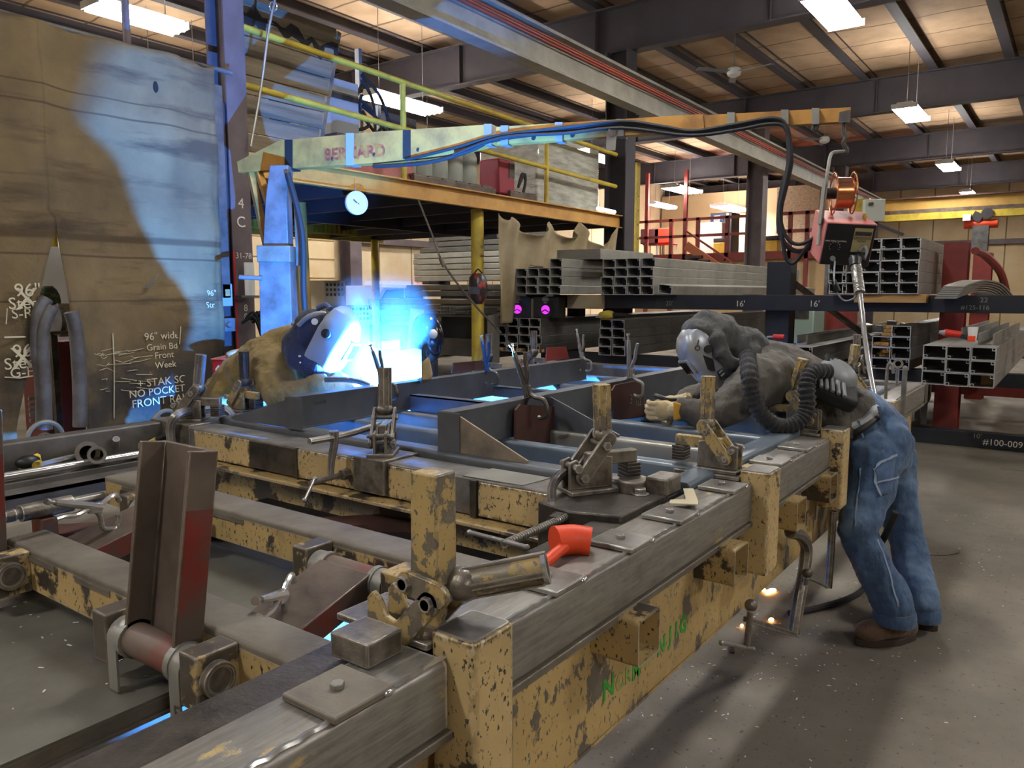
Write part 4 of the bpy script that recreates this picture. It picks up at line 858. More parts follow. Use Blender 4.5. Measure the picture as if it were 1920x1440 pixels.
P('rack_arm', MB().box(12.6, 13.3, 8.5, 8.7, zz - .07, zz).box(12.6, 13.3, 11.4, 11.6, zz - .07, zz).box(13.2, 13.3, 8.5, 11.6, .9, zz - .07), m_girder, bpy.data.objects['bar_rack'])
# shelf of short square offcuts left of the rack
t = T('offcut_shelf', 'dark shelf unit holding short square tube offcuts behind the far beam', 'shelf', (8.6, 6.9, 0))
ys = lambda px: AX(px, 600, 8.6).y
P('shelf_top', MB().box(8.6, 9.4, ys(925), ys(808), 1.26, 1.29), m_galvd, t); P('black_panel', MB().box(8.75, 8.8, ys(920), ys(815), .95, 1.26), m_blackbeam, t); P('lower_shelf', MB().box(8.6, 9.4, ys(925), ys(808), .7, .95), m_galvd, t); P('side_post', MB().box(8.5, 8.62, ys(935), ys(922), 0, 1.3), m_galv, t); P('side_post', MB().box(8.6, 8.7, ys(812), ys(805), 0, 1.3), m_galvd, t)
n = 0
for r in range(2):
    for c in range(6):
        y = ys(822) - c * .058; z = 1.30 + (1 - r) * .056
        lab = '%s square offcut from left in the %s row on the offcut shelf' % (ORD[c], ['upper', 'lower'][r])
        if n == 0: tb = T('square_tube', lab, 'square tube', (8.62, y, z), 0, 'square offcuts on the shelf'); P('tube_wall', MB().rtube(-.025, .025, 0, .05, 0, .6, .004, .006, 'x', 2), m_galv, tb, local=True); P('inside_shade', MB().box(.1, .11, -.019, .019, .006, .044), m_tubeshade, tb, local=True)  # offcuts also get a dark plate as painted inner shade
        else: dup(tb, (8.62, y, z), 0, lab)
        n += 1
for i in range(4): dup(tb, (8.64, ys(870) - i * .07 - (i == 3) * -.035, 1.30 + (i == 3) * .056), .05 * i, '%s square offcut of the loose pile right of the stacked offcuts' % ORD[i])
# ---------------------------------------------------------------- swing boom with the wire feeder
BP0, BP1 = AD(452, 310, 6.72), AD(1595, 218, 5.0); bd = V((BP1.x - BP0.x, BP1.y - BP0.y, 0)).normalized(); bn = V((-bd.y, bd.x, 0))
if bn.dot(V((math.cos(YAW), math.sin(YAW), 0))) > 0: bn = -bn            # towards the viewer
def AB(px, py, off=0.):
    r = _ray(px, py); o = BP0 + bn * off; k = (o.x * bn.x + o.y * bn.y) / (r.x * bn.x + r.y * bn.y); return _t(r, k)
BO = T('swing_boom', 'long orange swing boom carrying the welding cables', 'boom', AB(530, 325))
def bslab(pts, mat, nm, a=-.05, b=.05, par=None, label=None):
    q = [AB(*p) for p in pts]; P(nm, MB().loft([[p + bn * a for p in q], [p + bn * b for p in q]]), mat, par or BO, smooth=0, label=label)
bslab([(452, 305), (530, 266), (700, 250), (920, 236), (935, 270), (850, 292), (700, 308), (540, 318), (455, 325)], m_boom, 'boom_root')
bslab([(934, 240), (1320, 216), (1322, 245), (935, 273)], m_boom, 'boom_middle', -.04, .04); bslab([(1318, 218), (1595, 203), (1594, 229), (1320, 246)], m_boom, 'boom_tip', -.032, .032)
for px, a, b, mt in ((549, 264, 320, m_rubber), (663, 252, 312, m_grey), (769, 246, 300, m_rubber), (920, 235, 275, m_galv), (951, 238, 274, m_galv), (1052, 232, 268, m_galv), (1166, 226, 258, m_galv), (1372, 214, 243, m_galv), (1472, 209, 236, m_galv), (1529, 206, 236, m_galv)):
    bslab([(px - 7, a), (px + 7, a), (px + 7, b), (px - 7, b)], mt, 'tape_band', -.056, .056)
TX('BERNARD', .125, AB(664, 287, .052), bd if bd.dot(V((math.sin(YAW), -math.cos(YAW), 0))) > 0 else -bd, (0, 0, 1), M('faded_red_letters', '#8f3a2a', .6, 0, '#b0662c', 18, .42, .52), BO, 'maker_lettering', bold=.004)
for px, py in ((624, 298), (702, 290), (784, 281), (1000, 259), (1073, 254)): P('bolt_hole', MB().cyl(AB(px, py, .051), AB(px, py, .053), .015, n=12), m_dark, BO)
P('swing_bracket', MB().loft([[AB(1138, 238, .06), AB(1157, 238, .06), AB(1154, 282, .06), AB(1136, 282, .06)], [AB(1138, 238, .045), AB(1157, 238, .045), AB(1154, 282, .045), AB(1136, 282, .045)]]), m_galv, BO); P('bracket_bolt', MB().cyl(AB(1148, 247, .06), AB(1148, 247, .075), .03), m_chrome, BO)
P('end_hook', MB().tube([AB(1584, 226), AB(1582, 245), AB(1586, 258), AB(1581, 268), AB(1588, 280), AB(1584, 287), AB(1577, 282)], .014, 8, 4), m_oily, BO); P('end_cap', MB().loft([[AB(x, y, .04) for x, y in ((1574, 210), (1594, 206), (1594, 229), (1572, 230))], [AB(x, y, .034) for x, y in ((1574, 210), (1594, 206), (1594, 229), (1572, 230))]]), m_mast, BO)
P('spring_catch', MB().tube([AB(1530, 230, .03), AB(1524, 240, .03), AB(1530, 244, .03), AB(1534, 232, .03)], .012, 6, 3), m_oily, BO)
CB = T('welding_cable', 'black cables taped along the boom and looping down to the feeder', 'cable', AB(1480, 480))
for k, (r_, pts) in enumerate(((.0155, [(700, 312), (800, 305), (880, 283), (930, 262), (1050, 246), (1165, 233), (1230, 243), (1290, 250), (1370, 240), (1440, 228), (1468, 232), (1478, 255), (1478, 310), (1465, 360), (1460, 420), (1470, 455), (1490, 470), (1512, 468), (1535, 452)]),
                               (.013, [(760, 300), (860, 275), (930, 255), (1050, 240), (1165, 228), (1240, 237), (1300, 246), (1380, 233), (1450, 222), (1475, 240), (1484, 300), (1474, 350), (1464, 400), (1470, 470), (1480, 492), (1492, 490), (1515, 462), (1538, 446)]),
                               (.0115, [(850, 290), (940, 258), (1060, 250), (1165, 240), (1290, 254), (1380, 244), (1440, 233), (1472, 240), (1482, 290), (1470, 355), (1462, 400), (1475, 445), (1500, 458), (1536, 440)]))):
    P('cable_run', MB().tube([AB(x, y, .05 + .012 * k) for x, y in pts], r_, 8, 5), m_rubber, CB)
MS = T('boom_mast', 'grey steel mast holding up the orange swing boom', 'mast', (AD(528, 620, 6.45).x, AD(528, 620, 6.45).y, 0))
mq = AD(528, 620, 6.45); mx, my = mq.x, mq.y
rt = V((math.sin(YAW), -math.cos(YAW), 0)); fw = V((math.cos(YAW), math.sin(YAW), 0))
def mring(z, w0, w1, d, tw=.0): c = V((mx, my, z)); return [c + rt * w0 - fw * d, c + rt * w1 - fw * d, c + rt * w1 + fw * d, c + rt * w0 + fw * d]
P('mast_column', MB().loft([mring(0, -.15, .13, .13), mring(1.9, -.13, .12, .12)]), m_mast, MS, bevel=.006)
P('mast_head', MB().loft([mring(1.9, -.11, .1, .08), mring(2.35, -.07, .10, .08), mring(2.62, -.03, .12, .07)]), m_mast, MS, bevel=.006)
P('sleeve', MB().loft([mring(1.85, -.14, .13, .135), mring(1.98, -.14, .13, .135)]), m_dust, MS, bevel=.006); P('locking_pin', MB().cyl(V((mx, my, 1.72)) - fw * .14 - rt * .1, V((mx, my, 1.73)) - fw * .15 - rt * .28, .018), m_mast, MS)
P('side_gear', MB().ob(V((mx, my, 2.05)) + rt * .17, (.05, .05, .45), (0, 0, YAW)), m_dust2, MS); P('base_plate', MB().box(mx - .3, mx + .3, my - .3, my + .3, 0, .03), m_mast, MS)
P('brace', MB().bar(AB(470, 322), V((mx, my, 2.0)) - rt * .1, .05, .05), m_boom, MS); P('brace', MB().bar(AB(485, 322), V((mx, my, 2.3)) - rt * .06, .05, .05), m_boom, MS)
P('hose', MB().tube([V((mx, my, 2.55)) + rt * .12 - fw * .1, V((mx, my, 2.1)) + rt * .22 - fw * .1, V((mx, my, 1.6)) + rt * .22 - fw * .1, V((mx, my, 1.2)) + rt * .24 - fw * .1], .025, 8, 5), m_rubber, MS)
# wire feeder
fc = AD(1588, 457, 4.75); FE = T('wire_feeder', 'faded red wire feeder with copper spool hanging from the boom', 'wire feeder', fc - V((0, 0, .14)))
FM = Matrix.Translation(fc) @ Matrix.Rotation(YAW - R(90) + R(-8), 4, 'Z') @ Matrix.Rotation(R(19), 4, 'X') @ Matrix.Rotation(R(3.5), 4, 'Y')
def FB(): g = MB(); g.T = FM; return g                                   # local: x right, y away, z up
P('case', FB().box(-.145, .145, -.02, .30, -.13, .13), m_pink, FE, bevel=.006); P('front_panel', FB().box(-.14, .14, -.028, -.02, -.126, .125), m_black, FE, bevel=.003)
P('rating_plate', FB().box(.02, .125, -.031, -.028, -.04, .105), M('plate_gold', '#a39668', .5), FE); P('dark_field', FB().box(.025, .12, -.033, -.031, .06, .085), m_oily, FE)
fr_, fu_ = (FM.to_3x3() @ V((1, 0, 0))), (FM.to_3x3() @ V((0, 0, 1)))
TX('LINCOLN', .022, FM @ V((.072, -.0325, .045)), fr_, fu_, m_oily, FE, 'plate_lettering', bold=.0006); TX('WIRE SPEED CONTROL', .012, FM @ V((-.075, -.0295, .02)), fr_, fu_, m_chalk, FE, 'panel_lettering'); TX('ELECTRIC', .012, FM @ V((.072, -.0325, .027)), fr_, fu_, m_oily, FE, 'plate_lettering')
P('dial', FB().cyl((-.075, -.028, -.015), (-.075, -.045, -.015), .02), m_black, FE); P('dial', FB().cyl((-.075, -.028, -.085), (-.075, -.045, -.085), .015), m_grey, FE)
for i in range(9): a = R(-120 + i * 30); P('dial_tick', FB().ob((-.075 + .03 * math.sin(a), -.029, -.015 + .03 * math.cos(a)), (.003, .002, .006), (0, a, 0)), m_chalk, FE)
P('gun_socket', FB().cyl((.07, -.03, -.06), (.07, -.1, -.09), .03, .035), m_black, FE); P('socket_lead', FB().tube([(.03, -.03, -.06), (.05, -.06, -.09), (.09, -.07, -.08), (.105, -.06, -.03), (.09, -.04, .0), (.07, -.04, -.03)], .008, 8, 4), m_grey, FE)
SPC = AD(1581, 362, 4.85); sr = (rt * .98 - fw * .2).normalized()
s = P('wire_spool', MB().lathe([(.088, -.052), (.094, -.045), (.094, .045), (.088, .052)], SPC, sr, 32), m_copper, FE)
for k in (-.055, .055):
    g = MB(); x, y = g.frame((0, 0, 0), sr)
    g.tube([SPC + sr * k + (x * math.cos(a) + y * math.sin(a)) * .125 for a in [i * .2618 for i in range(25)]], .005, 6); P('spool_rim', g, m_copper, s)
    for i in range(4): a = i * 1.5708 + .4; P('spool_wire', MB().cyl(SPC + sr * k + (x * math.cos(a) + y * math.sin(a)) * .09, SPC + sr * k + (x * math.cos(a) + y * math.sin(a)) * .125, .004, n=6), m_copper, s)
P('spool_hub', MB().cyl(SPC - sr * .12, SPC + sr * .06, .035), m_black, FE); P('spool_arm', MB().bar(AD(1547, 345, 4.8), AD(1538, 420, 4.8), .02, .05), m_galv, FE)
P('hanger_rod', MB().tube([AB(1583, 284), AD(1570, 285, 4.95), AD(1558, 290, 4.85), AD(1552, 320, 4.8), AD(1546, 370, 4.8), AD(1538, 420, 4.8), AD(1534, 460, 4.78)], .011, 8, 4), m_galv, FE); P('yellow_knob', FB().ball((.1, .1, .145), (.012, .012, .02)), m_yel, FE)
t = T('welding_gun_whip', 'steel conduit with coil spring running down from the feeder', 'conduit', AD(1645, 765, 3.9))
w0 = AD(1603, 486, 4.53); wp = [w0, AD(1604, 520, 4.45), AD(1612, 550, 4.4), AD(1620, 620, 4.25), AD(1632, 700, 4.1), AD(1645, 768, 3.98)]
P('conduit', MB().tube(wp, .014, 10, 5), m_chrome, t)
g = MB(); n = 26
for i in range(n): q = w0.lerp(wp[2], i / n); q2 = w0.lerp(wp[2], (i + .55) / n); g.cyl(q, q2, .03, n=12)
P('spring', g, m_steel, t); P('collar', MB().cyl(w0, w0.lerp(wp[1], .4), .036, .03), m_black, t)
t = T('control_lead', 'thin grey control lead hanging in a loop below the feeder', 'lead', AD(1585, 555, 4.6)); P('lead_run', MB().tube([FM @ V((-.06, -.04, -.1)), AD(1564, 520, 4.6), AD(1568, 545, 4.6), AD(1582, 563, 4.6), AD(1600, 560, 4.5), AD(1611, 545, 4.42)], .005, 6, 5), m_grey, t); P('lead_plug', MB().cyl(AD(1563, 526, 4.6), AD(1571, 546, 4.6), .014, .018), m_black, t)
# hanging red welding mask and its rod
q = AD(896, 540, 9.2); t = T('hanging_mask', 'black and red welding mask hanging on the yellow post', 'welding mask', q - V((0, 0, .18)))
P('shell', MB().loft([[q + rt * (w * math.cos(a)) - fw * (d_ * math.sin(a)) + V((0, 0, z)) for a in [R(i * 20) for i in range(10)]] for z, w, d_ in ((-.19, .05, .08), (-.12, .1, .13), (.02, .115, .14), (.12, .1, .12), (.17, .06, .07))], cap=True), M('mask_red_black', '#2b2a2a', .4, 0, '#9a2a22', 9, .52, .6), t)
P('visor', MB().ob(q - fw * .135 - rt * .03 + V((0, 0, -.03)), (.11, .02, .08), (0, 0, YAW - R(90))), m_oily, t); P('strap', MB().tube([q + rt * -.06 + V((0, 0, .12)), q + V((0, 0, .22)), q + rt * .07 + V((0, 0, .14))], .01, 6, 4), m_black, t)
t = T('lift_rope', 'thin steel rope running slantwise from under the mezzanine', 'rope', AD(940, 625, 8.6)); P('rope', MB().tube([AD(783, 372, 9.3), AD(810, 440, 9.2), AD(830, 492, 9.1), AD(880, 560, 8.9), AD(940, 625, 8.6)], .012, 6, 4), m_oily, t); P('rope_grip', MB().cyl(AD(826, 484, 9.1), AD(833, 500, 9.1), .026), m_dust, t)
t = T('pull_rope', 'thin rope hanging beside the left column to the boom', 'rope', AY(470, 280, 6.2)); P('rope', MB().tube([AY(515, 0, 6.2), AY(503, 60, 6.2), AY(490, 160, 6.2), AY(470, 275, 6.2)], .012, 6, 4), m_galv, t); P('ring', MB().tube([AY(512 + 7 * math.cos(a), 12 + 9 * math.sin(a), 6.2) for a in [i * .5 for i in range(14)]], .008, 6), m_chrome, t)
# ---------------------------------------------------------------- far side: red landing, vending machine, bridge crane
m_lwall = M('landing_wall', '#b7a17c', .8)
LZ = T('red_landing', 'red railed landing at the far right behind the tube bundles', 'landing', (25.5, 9.5, 0)); X0 = 25
yy = lambda px: AX(px, 450, X0).y
zf = AX(1350, 474, X0).z
P('landing_floor', MB().box(X0, 34, yy(1560), yy(1185), zf - .25, zf), m_redp, LZ); P('landing_wall', MB().box(33.5, 33.6, AX(1600, 450, 33.5).y, 15.9, 0, 6), m_lwall, LZ); P('under_wall', MB().box(X0 + .3, X0 + .4, yy(1560), yy(1185), 0, zf - .25), m_wall, LZ)
m_rr = M('landing_red', '#8a3a35', .5)
for z in (zf + .55, zf + 1.1): P('rail', MB().box(X0, X0 + .06, yy(1430), yy(1187), z, z + .09), m_rr, LZ)
P('rail', MB().box(X0, X0 + .06, yy(1560), yy(1455), zf + .55, zf + .66).box(X0, X0 + .06, yy(1560), yy(1455), zf + 1.1, zf + 1.2), m_rr, LZ)
for px in (1211, 1257, 1283, 1307, 1362, 1418, 1480, 1512, 1545): P('rail_post', MB().box(X0, X0 + .1, yy(px) - .06, yy(px) + .06, 0 if px in (1211, 1257, 1512) else zf - .3, zf + 1.2 + (1.6 if px in (1211, 1283) else 0)), m_rr, LZ)
P('stair_stringer', MB().bar(AX(1287, 460, X0 - .3), AX(1345, 500, X0 - .3), .08, .28), M('stair_orange', '#b5673f', .5), LZ); P('stair_rail', MB().bar(AX(1286, 433, X0 - .4), AX(1385, 500, X0 - .4), .06, .06), m_rr, LZ)
P('stair_tread', MB().ob(AX(1305, 482, X0 - .2), (.5, .6, .08)).ob(AX(1318, 490, X0 - .2), (.5, .6, .08)), m_girder, LZ)
t = T('vending_machine', 'blue and black drinks vending machine on the red landing', 'vending machine', (28.4, AX(1350, 430, 28.2).y, zf))
ya, yb = AX(1372, 430, 28.2).y, AX(1331, 430, 28.2).y
P('cabinet', MB().box(28.2, 29.0, ya, yb, zf, AX(1350, 399, 28.2).z), M('vend_black', '#23262c', .4), t, bevel=.02)
yp = AX(1356, 430, 28.2).y; zt = AX(1350, 401, 28.2).z; P('poster_panel', MB().box(28.18, 28.2, yp, yb - .03, zf + .25, zt), M('vend_blue', '#27376f', .4), t); P('can_print', MB().box(28.17, 28.18, yp + .12, yb - .15, zf + .3, zt - .05), M('vend_silver', '#b9bdc6', .4), t, bevel=.004)
zc = (zt + zf) / 2; pc = V((28.165, (yp + yb) / 2, zt - .42))
P('round_logo', MB().cyl(pc, pc + V((-.004, 0, 0)), .2, n=24), m_white, t); P('logo_red', MB().prism([(pc.y + .2 * math.cos(R(a)), pc.z + .2 * math.sin(R(a))) for a in range(10, 171, 10)], 'x', 28.155, 28.16), m_red, t); P('logo_blue', MB().prism([(pc.y + .2 * math.cos(R(a)), pc.z + .2 * math.sin(R(a))) for a in range(190, 351, 10)], 'x', 28.155, 28.16), M('logo_blue', '#1d3f9a', .4), t)
TX('PEPSI', .36, V((28.165, pc.y + .22, zc - .1)), (0, 0, -1), (0, -1, 0), M('letter_navy', '#1b2450', .4), t, 'can_lettering', bold=.01); P('red_sweep', MB().box(28.16, 28.166, pc.y - .22, pc.y - .02, zf + .35, zc + .05), m_red, t)
for i in range(6): P('select_button', MB().box(28.18, 28.2, ya + .12, ya + .22, zf + .5 + i * .2, zf + .6 + i * .2), m_white, t)
def chair(px, mat, lab):
    q = AX(px, 470, 26.4); q.z = zf; t = T('chair', lab, 'chair', q, R(180), 'chairs on the landing'); s = MB().box(-.3, .3, -.3, .3, .42, .48); P('seat', s, mat, t, local=True, bevel=.03)
    P('backrest', MB().box(.26, .34, -.38, .38, .45, 1.0), mat, t, local=True, bevel=.04)
    for a in (-.25, .25):
        for b in (-.25, .25): P('leg', MB().cyl((a, b, 0), (a, b, .43), .02, n=6), m_grey, t, local=True)
chair(1225, M('chair_maroon', '#5a3438', .6), 'dark maroon chair on the red landing'); chair(1251, M('chair_red', '#c8402c', .6), 'bright red chair on the red landing')
q = AX(1330, 472, 26); q.z = zf; t = T('water_cooler', 'white plastic tank on the red landing before the vending machine', 'tank', q); P('tank_body', MB().rbox(q.y - .45, q.y + .45, zf, zf + 1.1, 26, 26.5, .12, 4, 'x'), m_white, t, bevel=.03); P('tank_cap', MB().ob((26.2, q.y - .2, zf + 1.12), (.2, .2, .08)), m_grey, t)
for px, lab in ((1350, 'yellow bin on the landing under the vending machine'), (1447, 'yellow bin on the landing right of the far column')):
    q = AX(px, 473, 26); q.z = zf; t = T('yellow_bin', lab, 'bin', q, 0, 'yellow bins on the landing'); P('bin_body', MB().box(-.1, .3, -.22, .22, 0, .4), m_yel, t, local=True, bevel=.03); P('bin_lid', MB().box(-.1, .3, -.22, .22, .4, .55), m_girder, t, local=True, bevel=.03)
P('shelf_back', MB().box(33.3, 33.5, AX(1530, 430, 33).y, AX(1450, 430, 33).y, zf, 6), m_wood, LZ)
BC = T('bridge_crane', 'yellow bridge crane girder under the far roof', 'crane', (26, 0, 3.6))
c0, c1 = AX(1640, 400, 26), AX(1920, 388, 26); dz = 0
P('girder_web', MB().box(25.9, 26.1, -8, c0.y, 4.05, 4.36), M('crane_yellow', '#b8914a', .5, 0, '#a5803c', 2, .4, .7), BC); P('brown_strip', MB().box(25.85, 26.15, -8, c0.y, 3.93, 4.05), m_dust2, BC); P('lower_flange', MB().box(25.8, 26.2, -8, c0.y, 3.74, 3.93), m_yel, BC); P('rail_cap', MB().box(25.8, 26.2, -8, c0.y, 4.36, 4.4), m_rust, BC); P('end_truck', MB().box(25.2, 26.8, c0.y, c0.y + .4, 3.9, 4.4), m_yel, BC)
h = AX(1840, 420, 25.9); t = T('chain_hoist', 'orange chain hoist hanging from the yellow bridge crane', 'hoist', h - V((0, 0, .9)))
P('motor_drum', MB().cyl(h + V((0, .42, 0)), h + V((0, -.4, 0)), .12), m_orangep, t); P('trolley', MB().ob(h + V((-.05, .1, .2)), (.16, .26, .24), (.5, 0, 0)).cyl(h + V((-.15, -.14, .28)), h + V((.05, -.14, .28)), .15), m_girder, t); P('hoist_body', MB().box(h.x - .15, h.x + .15, h.y - .2, h.y + .2, h.z - .75, h.z - .05), m_mast, t); P('trolley_hook', MB().cyl(h + V((0, 0, .1)), h + V((0, 0, .5)), .03), m_yel, t); P('lamp_box', MB().box(h.x - .2, h.x, h.y + .25, h.y + .45, h.z + .1, h.z + .28), m_white, t)
for i in range(8): P('chain_link', MB().ob(h + V((-.05, -.05, -.85 - i * .09)), (.03, .05, .07), (0, 0, i * 1.57)), m_galv, t)
q = AD(1638, 395, 14.5); t = T('control_box', 'pale grey control box on a post beside the wire feeder', 'control box', (q.x, q.y, 0)); P('box_body', MB().ob(q, (.12, .37, .4), (0, 0, YAW)), M('pale_grey', '#b9bdb2', .5), t, bevel=.01); P('box_mark', MB().ob(q - fw * .1 + rt * -.1 + V((0, 0, .11)), (.1, .05, .05), (0, 0, YAW)), m_oily, t); P('box_post', MB().box(q.x + .05, q.x + .15, q.y - .06, q.y + .06, 0, q.z - .15), m_girder, t); P('bracket_arm', MB().bar(q + V((.1, 0, -.22)), q + V((.1, -.5, -.45)), .06, .06), m_girder, t)
# pickup truck far behind the bars
m_truck = M('truck_paint', '#8a93a0', .35, .2)
q0 = AY(745, 560, 13.0); t = T('pickup_truck', 'grey pickup truck parked behind the stacks of bars', 'truck', (q0.x, 13.6, 0))
cx = q0.x
P('truck_body', MB().prism([(cx - 2.6, .5), (cx - 2.6, 1.1), (cx - 1.0, 1.2), (cx - .45, 1.78), (cx + .9, 1.8), (cx + 1.1, 1.2), (cx + 2.8, 1.2), (cx + 2.8, .5)], 'y', 13.0, 14.7), m_truck, t, bevel=.06); P('side_window', MB().prism([(cx - .75, 1.24), (cx - .35, 1.68), (cx + .2, 1.7), (cx + .2, 1.24)], 'y', 12.98, 13.0).prism([(cx + .28, 1.24), (cx + .28, 1.7), (cx + .8, 1.7), (cx + .95, 1.24)], 'y', 12.98, 13.0), m_black, t); P('mirror', MB().ob((cx - 1.0, 12.85, 1.25), (.2, .16, .16)), m_black, t, bevel=.03)
for x in (-1.8, 1.9): P('wheel', MB().cyl((cx + x, 12.95, .38), (cx + x, 13.2, .38), .38, n=24), m_rubber, t)
P('roof_light', MB().box(cx - .1, cx + .9, 13.4, 14, 1.8, 1.9), m_white, t)
q = AY(786, 527, 15.9); t = T('exit_sign', 'small lit exit sign on the far left wall', 'sign', q); P('sign_box', MB().box(q.x - .28, q.x + .28, 15.85, 15.9, q.z - .12, q.z + .12), M('sign_pale', '#f2c9b8', .5), t); TX('EXIT', .17, (q.x, 15.845, q.z), (1, 0, 0), (0, 0, 1), m_red, t, 'sign_lettering')
# pale crates and sheets behind the mast
for px, py, w, h_, lab in ((633, 570, .5, .85, 'tall white lattice crate behind the mast'), (662, 590, .9, .35, 'low white lattice crate left of the pickup truck')):
    q = AY(px, py, 11.0); t = T('lattice_crate', lab, 'crate', (q.x, 11.2, 0), 0, 'white lattice crates')
    P('crate_body', MB().box(-w / 2, w / 2, -.15, .3, 0, q.z + h_ / 2), m_white, t, local=True)
    for i in range(int(w / .09)):
        for j in range(3): P('dark_opening', MB().box(-w / 2 + .03 + i * .09, -w / 2 + .08 + i * .09, -.155, -.15, q.z + h_ / 2 - .1 - j * .09, q.z + h_ / 2 - .05 - j * .09), m_oily, t, local=True)
# cart with wheel behind the rack
q = AX(1735, 728, 10.6); t = T('gas_cart', 'welding gas cart with a rubber wheel and green cylinder behind the rack', 'cart', (q.x, q.y + .3, 0)); P('cart_wheel', MB().lathe([(.05, -.05), (.16, -.05), (.2, -.03), (.2, .03), (.16, .05), (.05, .05)], q, (0, 1, 0), 24), m_rubber, t); P('wheel_hub', MB().cyl(q + V((0, -.06, 0)), q + V((0, .06, 0)), .07), m_grey, t); P('cart_frame', MB().box(q.x - .05, q.x + .5, q.y + .1, q.y + .8, q.z - .12, q.z - .06), m_grey, t); P('gas_cylinder', MB().lathe([(.13, .0), (.14, .03), (.14, .3), (.05, .4)], (q.x + .25, q.y + .45, q.z - .06), (0, 0, 1), 18), M('gas_green', '#41695c', .45), t); P('cart_handle', MB().tube([(q.x, q.y + .75, q.z), (q.x, q.y + .8, q.z + .4), (q.x, q.y + .6, q.z + .5)], .02, 8, 4), m_grey, t); P('cart_legs', MB().box(q.x, q.x + .06, q.y + .7, q.y + .76, 0, q.z - .1).box(q.x + .4, q.x + .46, q.y + .1, q.y + .16, 0, q.z - .1).box(q.x, q.x + .06, q.y - .03, q.y + .03, 0, q.z - .1), m_grey, t)
t = T('ring_spanner', 'steel ring spanner hanging upright near the farthest cream post', 'spanner', AX(1678, 735, 6.2)); P('shank', MB().bar(AX(1682, 728, 6.2), AX(1683, 690, 6.2), .022, .012), m_steel, t); P('ring', MB().pipe(AX(1684, 682, 6.22), AX(1684, 682, 6.17), .034, .02), m_steel, t); P('jaw', MB().pipe(AX(1681, 733, 6.22), AX(1681, 733, 6.17), .036, .02), m_steel, t)

# smaller things in the gaps of the rack and along the walls
q = AX(1410, 490, 24.5); t = T('wall_lamp', 'small round white lamp on the wall under the red landing', 'lamp', q); P('lamp_shade', MB().lathe([(.22, .12), (.2, 0), (.05, -.1)], q, (0, 0, 1), 16), m_grey, t); P('lamp_body', MB().cyl(q + V((0, 0, -.1)), q + V((0, 0, -.5)), .16), m_white, t)
q = AX(1497, 605, 12.0); t = T('green_cabinet', 'pale green machine cabinet seen under the rack beam', 'cabinet', (q.x, q.y, 0)); P('cabinet_body', MB().box(q.x, q.x + .6, q.y - .22, q.y + .22, 0, 1.42), M('pale_green', '#8fa394', .5), t, bevel=.02); P('cabinet_screen', MB().box(q.x - .005, q.x, q.y - .15, q.y + .12, 1.22, 1.36), m_oily, t)
q = AX(1578, 575, 11.5); t = T('red_drum', 'red drum standing behind the rack under the wire feeder', 'drum', (q.x, q.y, 0)); P('drum_body', MB().lathe([(.2, 0), (.21, .03), (.21, 1.5), (.2, 1.53)], (q.x, q.y, 0), (0, 0, 1), 20), m_redp, t); P('drum_ring', MB().lathe([(.215, .9), (.225, .92), (.215, .94)], (q.x, q.y, 0), (0, 0, 1), 20), m_redp, t)
for i in range(4):
    q = AX(1549 + i * 7, 520, 14.5); S('grey_profile', MB().box(q.x, q.x + .08, q.y - .05, q.y + .03, 0, 2.75), m_mast, ORD[i] + ' tall grey profile from the left standing behind the narrow stack', 'steel profile', 'tall grey profiles')
q = AY(1194, 350, 7.4); t = T('yellow_ladder_rail', 'yellow perforated upright just right of the middle column', 'upright', (q.x, 7.4, 2.0)); P('channel', MB().box(q.x - .07, q.x + .07, 7.36, 7.44, 2.0, AY(1194, 305, 7.4).z), m_yel, t)
for i in range(5): P('hole', MB().box(q.x - .015, q.x + .015, 7.355, 7.36, 2.4 + i * .28, 2.43 + i * .28), m_oily, t)
q = AX(1640, 595, 11.8); t = T('steel_trolley', 'cluttered dark trolley seen between the rack levels', 'trolley', (q.x, q.y, 0)); P('trolley_deck', MB().box(q.x, q.x + .8, q.y - .7, q.y + .5, .95, 1.02), m_mast, t); P('trolley_leg', MB().box(q.x, q.x + .06, q.y - .7, q.y - .64, 0, .95).box(q.x, q.x + .06, q.y + .44, q.y + .5, 0, .95), m_mast, t)
random.seed(12)
for i in range(6): P('load_item', MB().ob((q.x + .3, q.y - .5 + i * .17, 1.1), (.2, .12, random.uniform(.1, .26)), (random.uniform(-.3, .3), 0, random.uniform(-.5, .5))), random.choice((m_galv, m_mast, m_oily)), t, bevel=.01)
# ---------------------------------------------------------------- tan welding curtain on the left, with its slit and chalk notes
YC = 6.12
def cfold(x, z): return .035 * math.sin(x * 5.3 + .4 * z) + .018 * math.sin(x * 13 + 2 * math.sin(z * 1.3)) + .012 * math.sin(z * 9 + x * 2) + .05 * max(0, (x - 3.85)) * math.sin(x * 40)
def slit(z):
    k = max(0, min(1, (2.04 - z) / 1.4)); return 2.66 - .33 * k ** .8, 2.66 + .15 * k ** .7
g = MB()
def panel(fa, fb, nu, nv):
    vs = []
    for i in range(nu + 1):
        row = []
        for j in range(nv + 1):
            z = .52 + (3.52 - .52) * j / nv; a, b = fa(z), fb(z); x = a + (b - a) * i / nu
            zz = z - (.09 * max(0, x - 3.6) ** 1.2 * math.sin(x * 17) ** 2 if j == nv else 0)
            bulge = .10 * math.exp(-((x - slit(z)[0]) / .12) ** 2) + .10 * math.exp(-((x - slit(z)[1]) / .12) ** 2) if z < 2.2 else .03 * math.exp(-((x - 2.66) / .05) ** 2)
            row.append(g.v((x, YC - cfold(x, z) - bulge * .6, zz)))
        vs.append(row)
    for i in range(nu):
        for j in range(nv): g.f((vs[i][j], vs[i + 1][j], vs[i + 1][j + 1], vs[i][j + 1]))
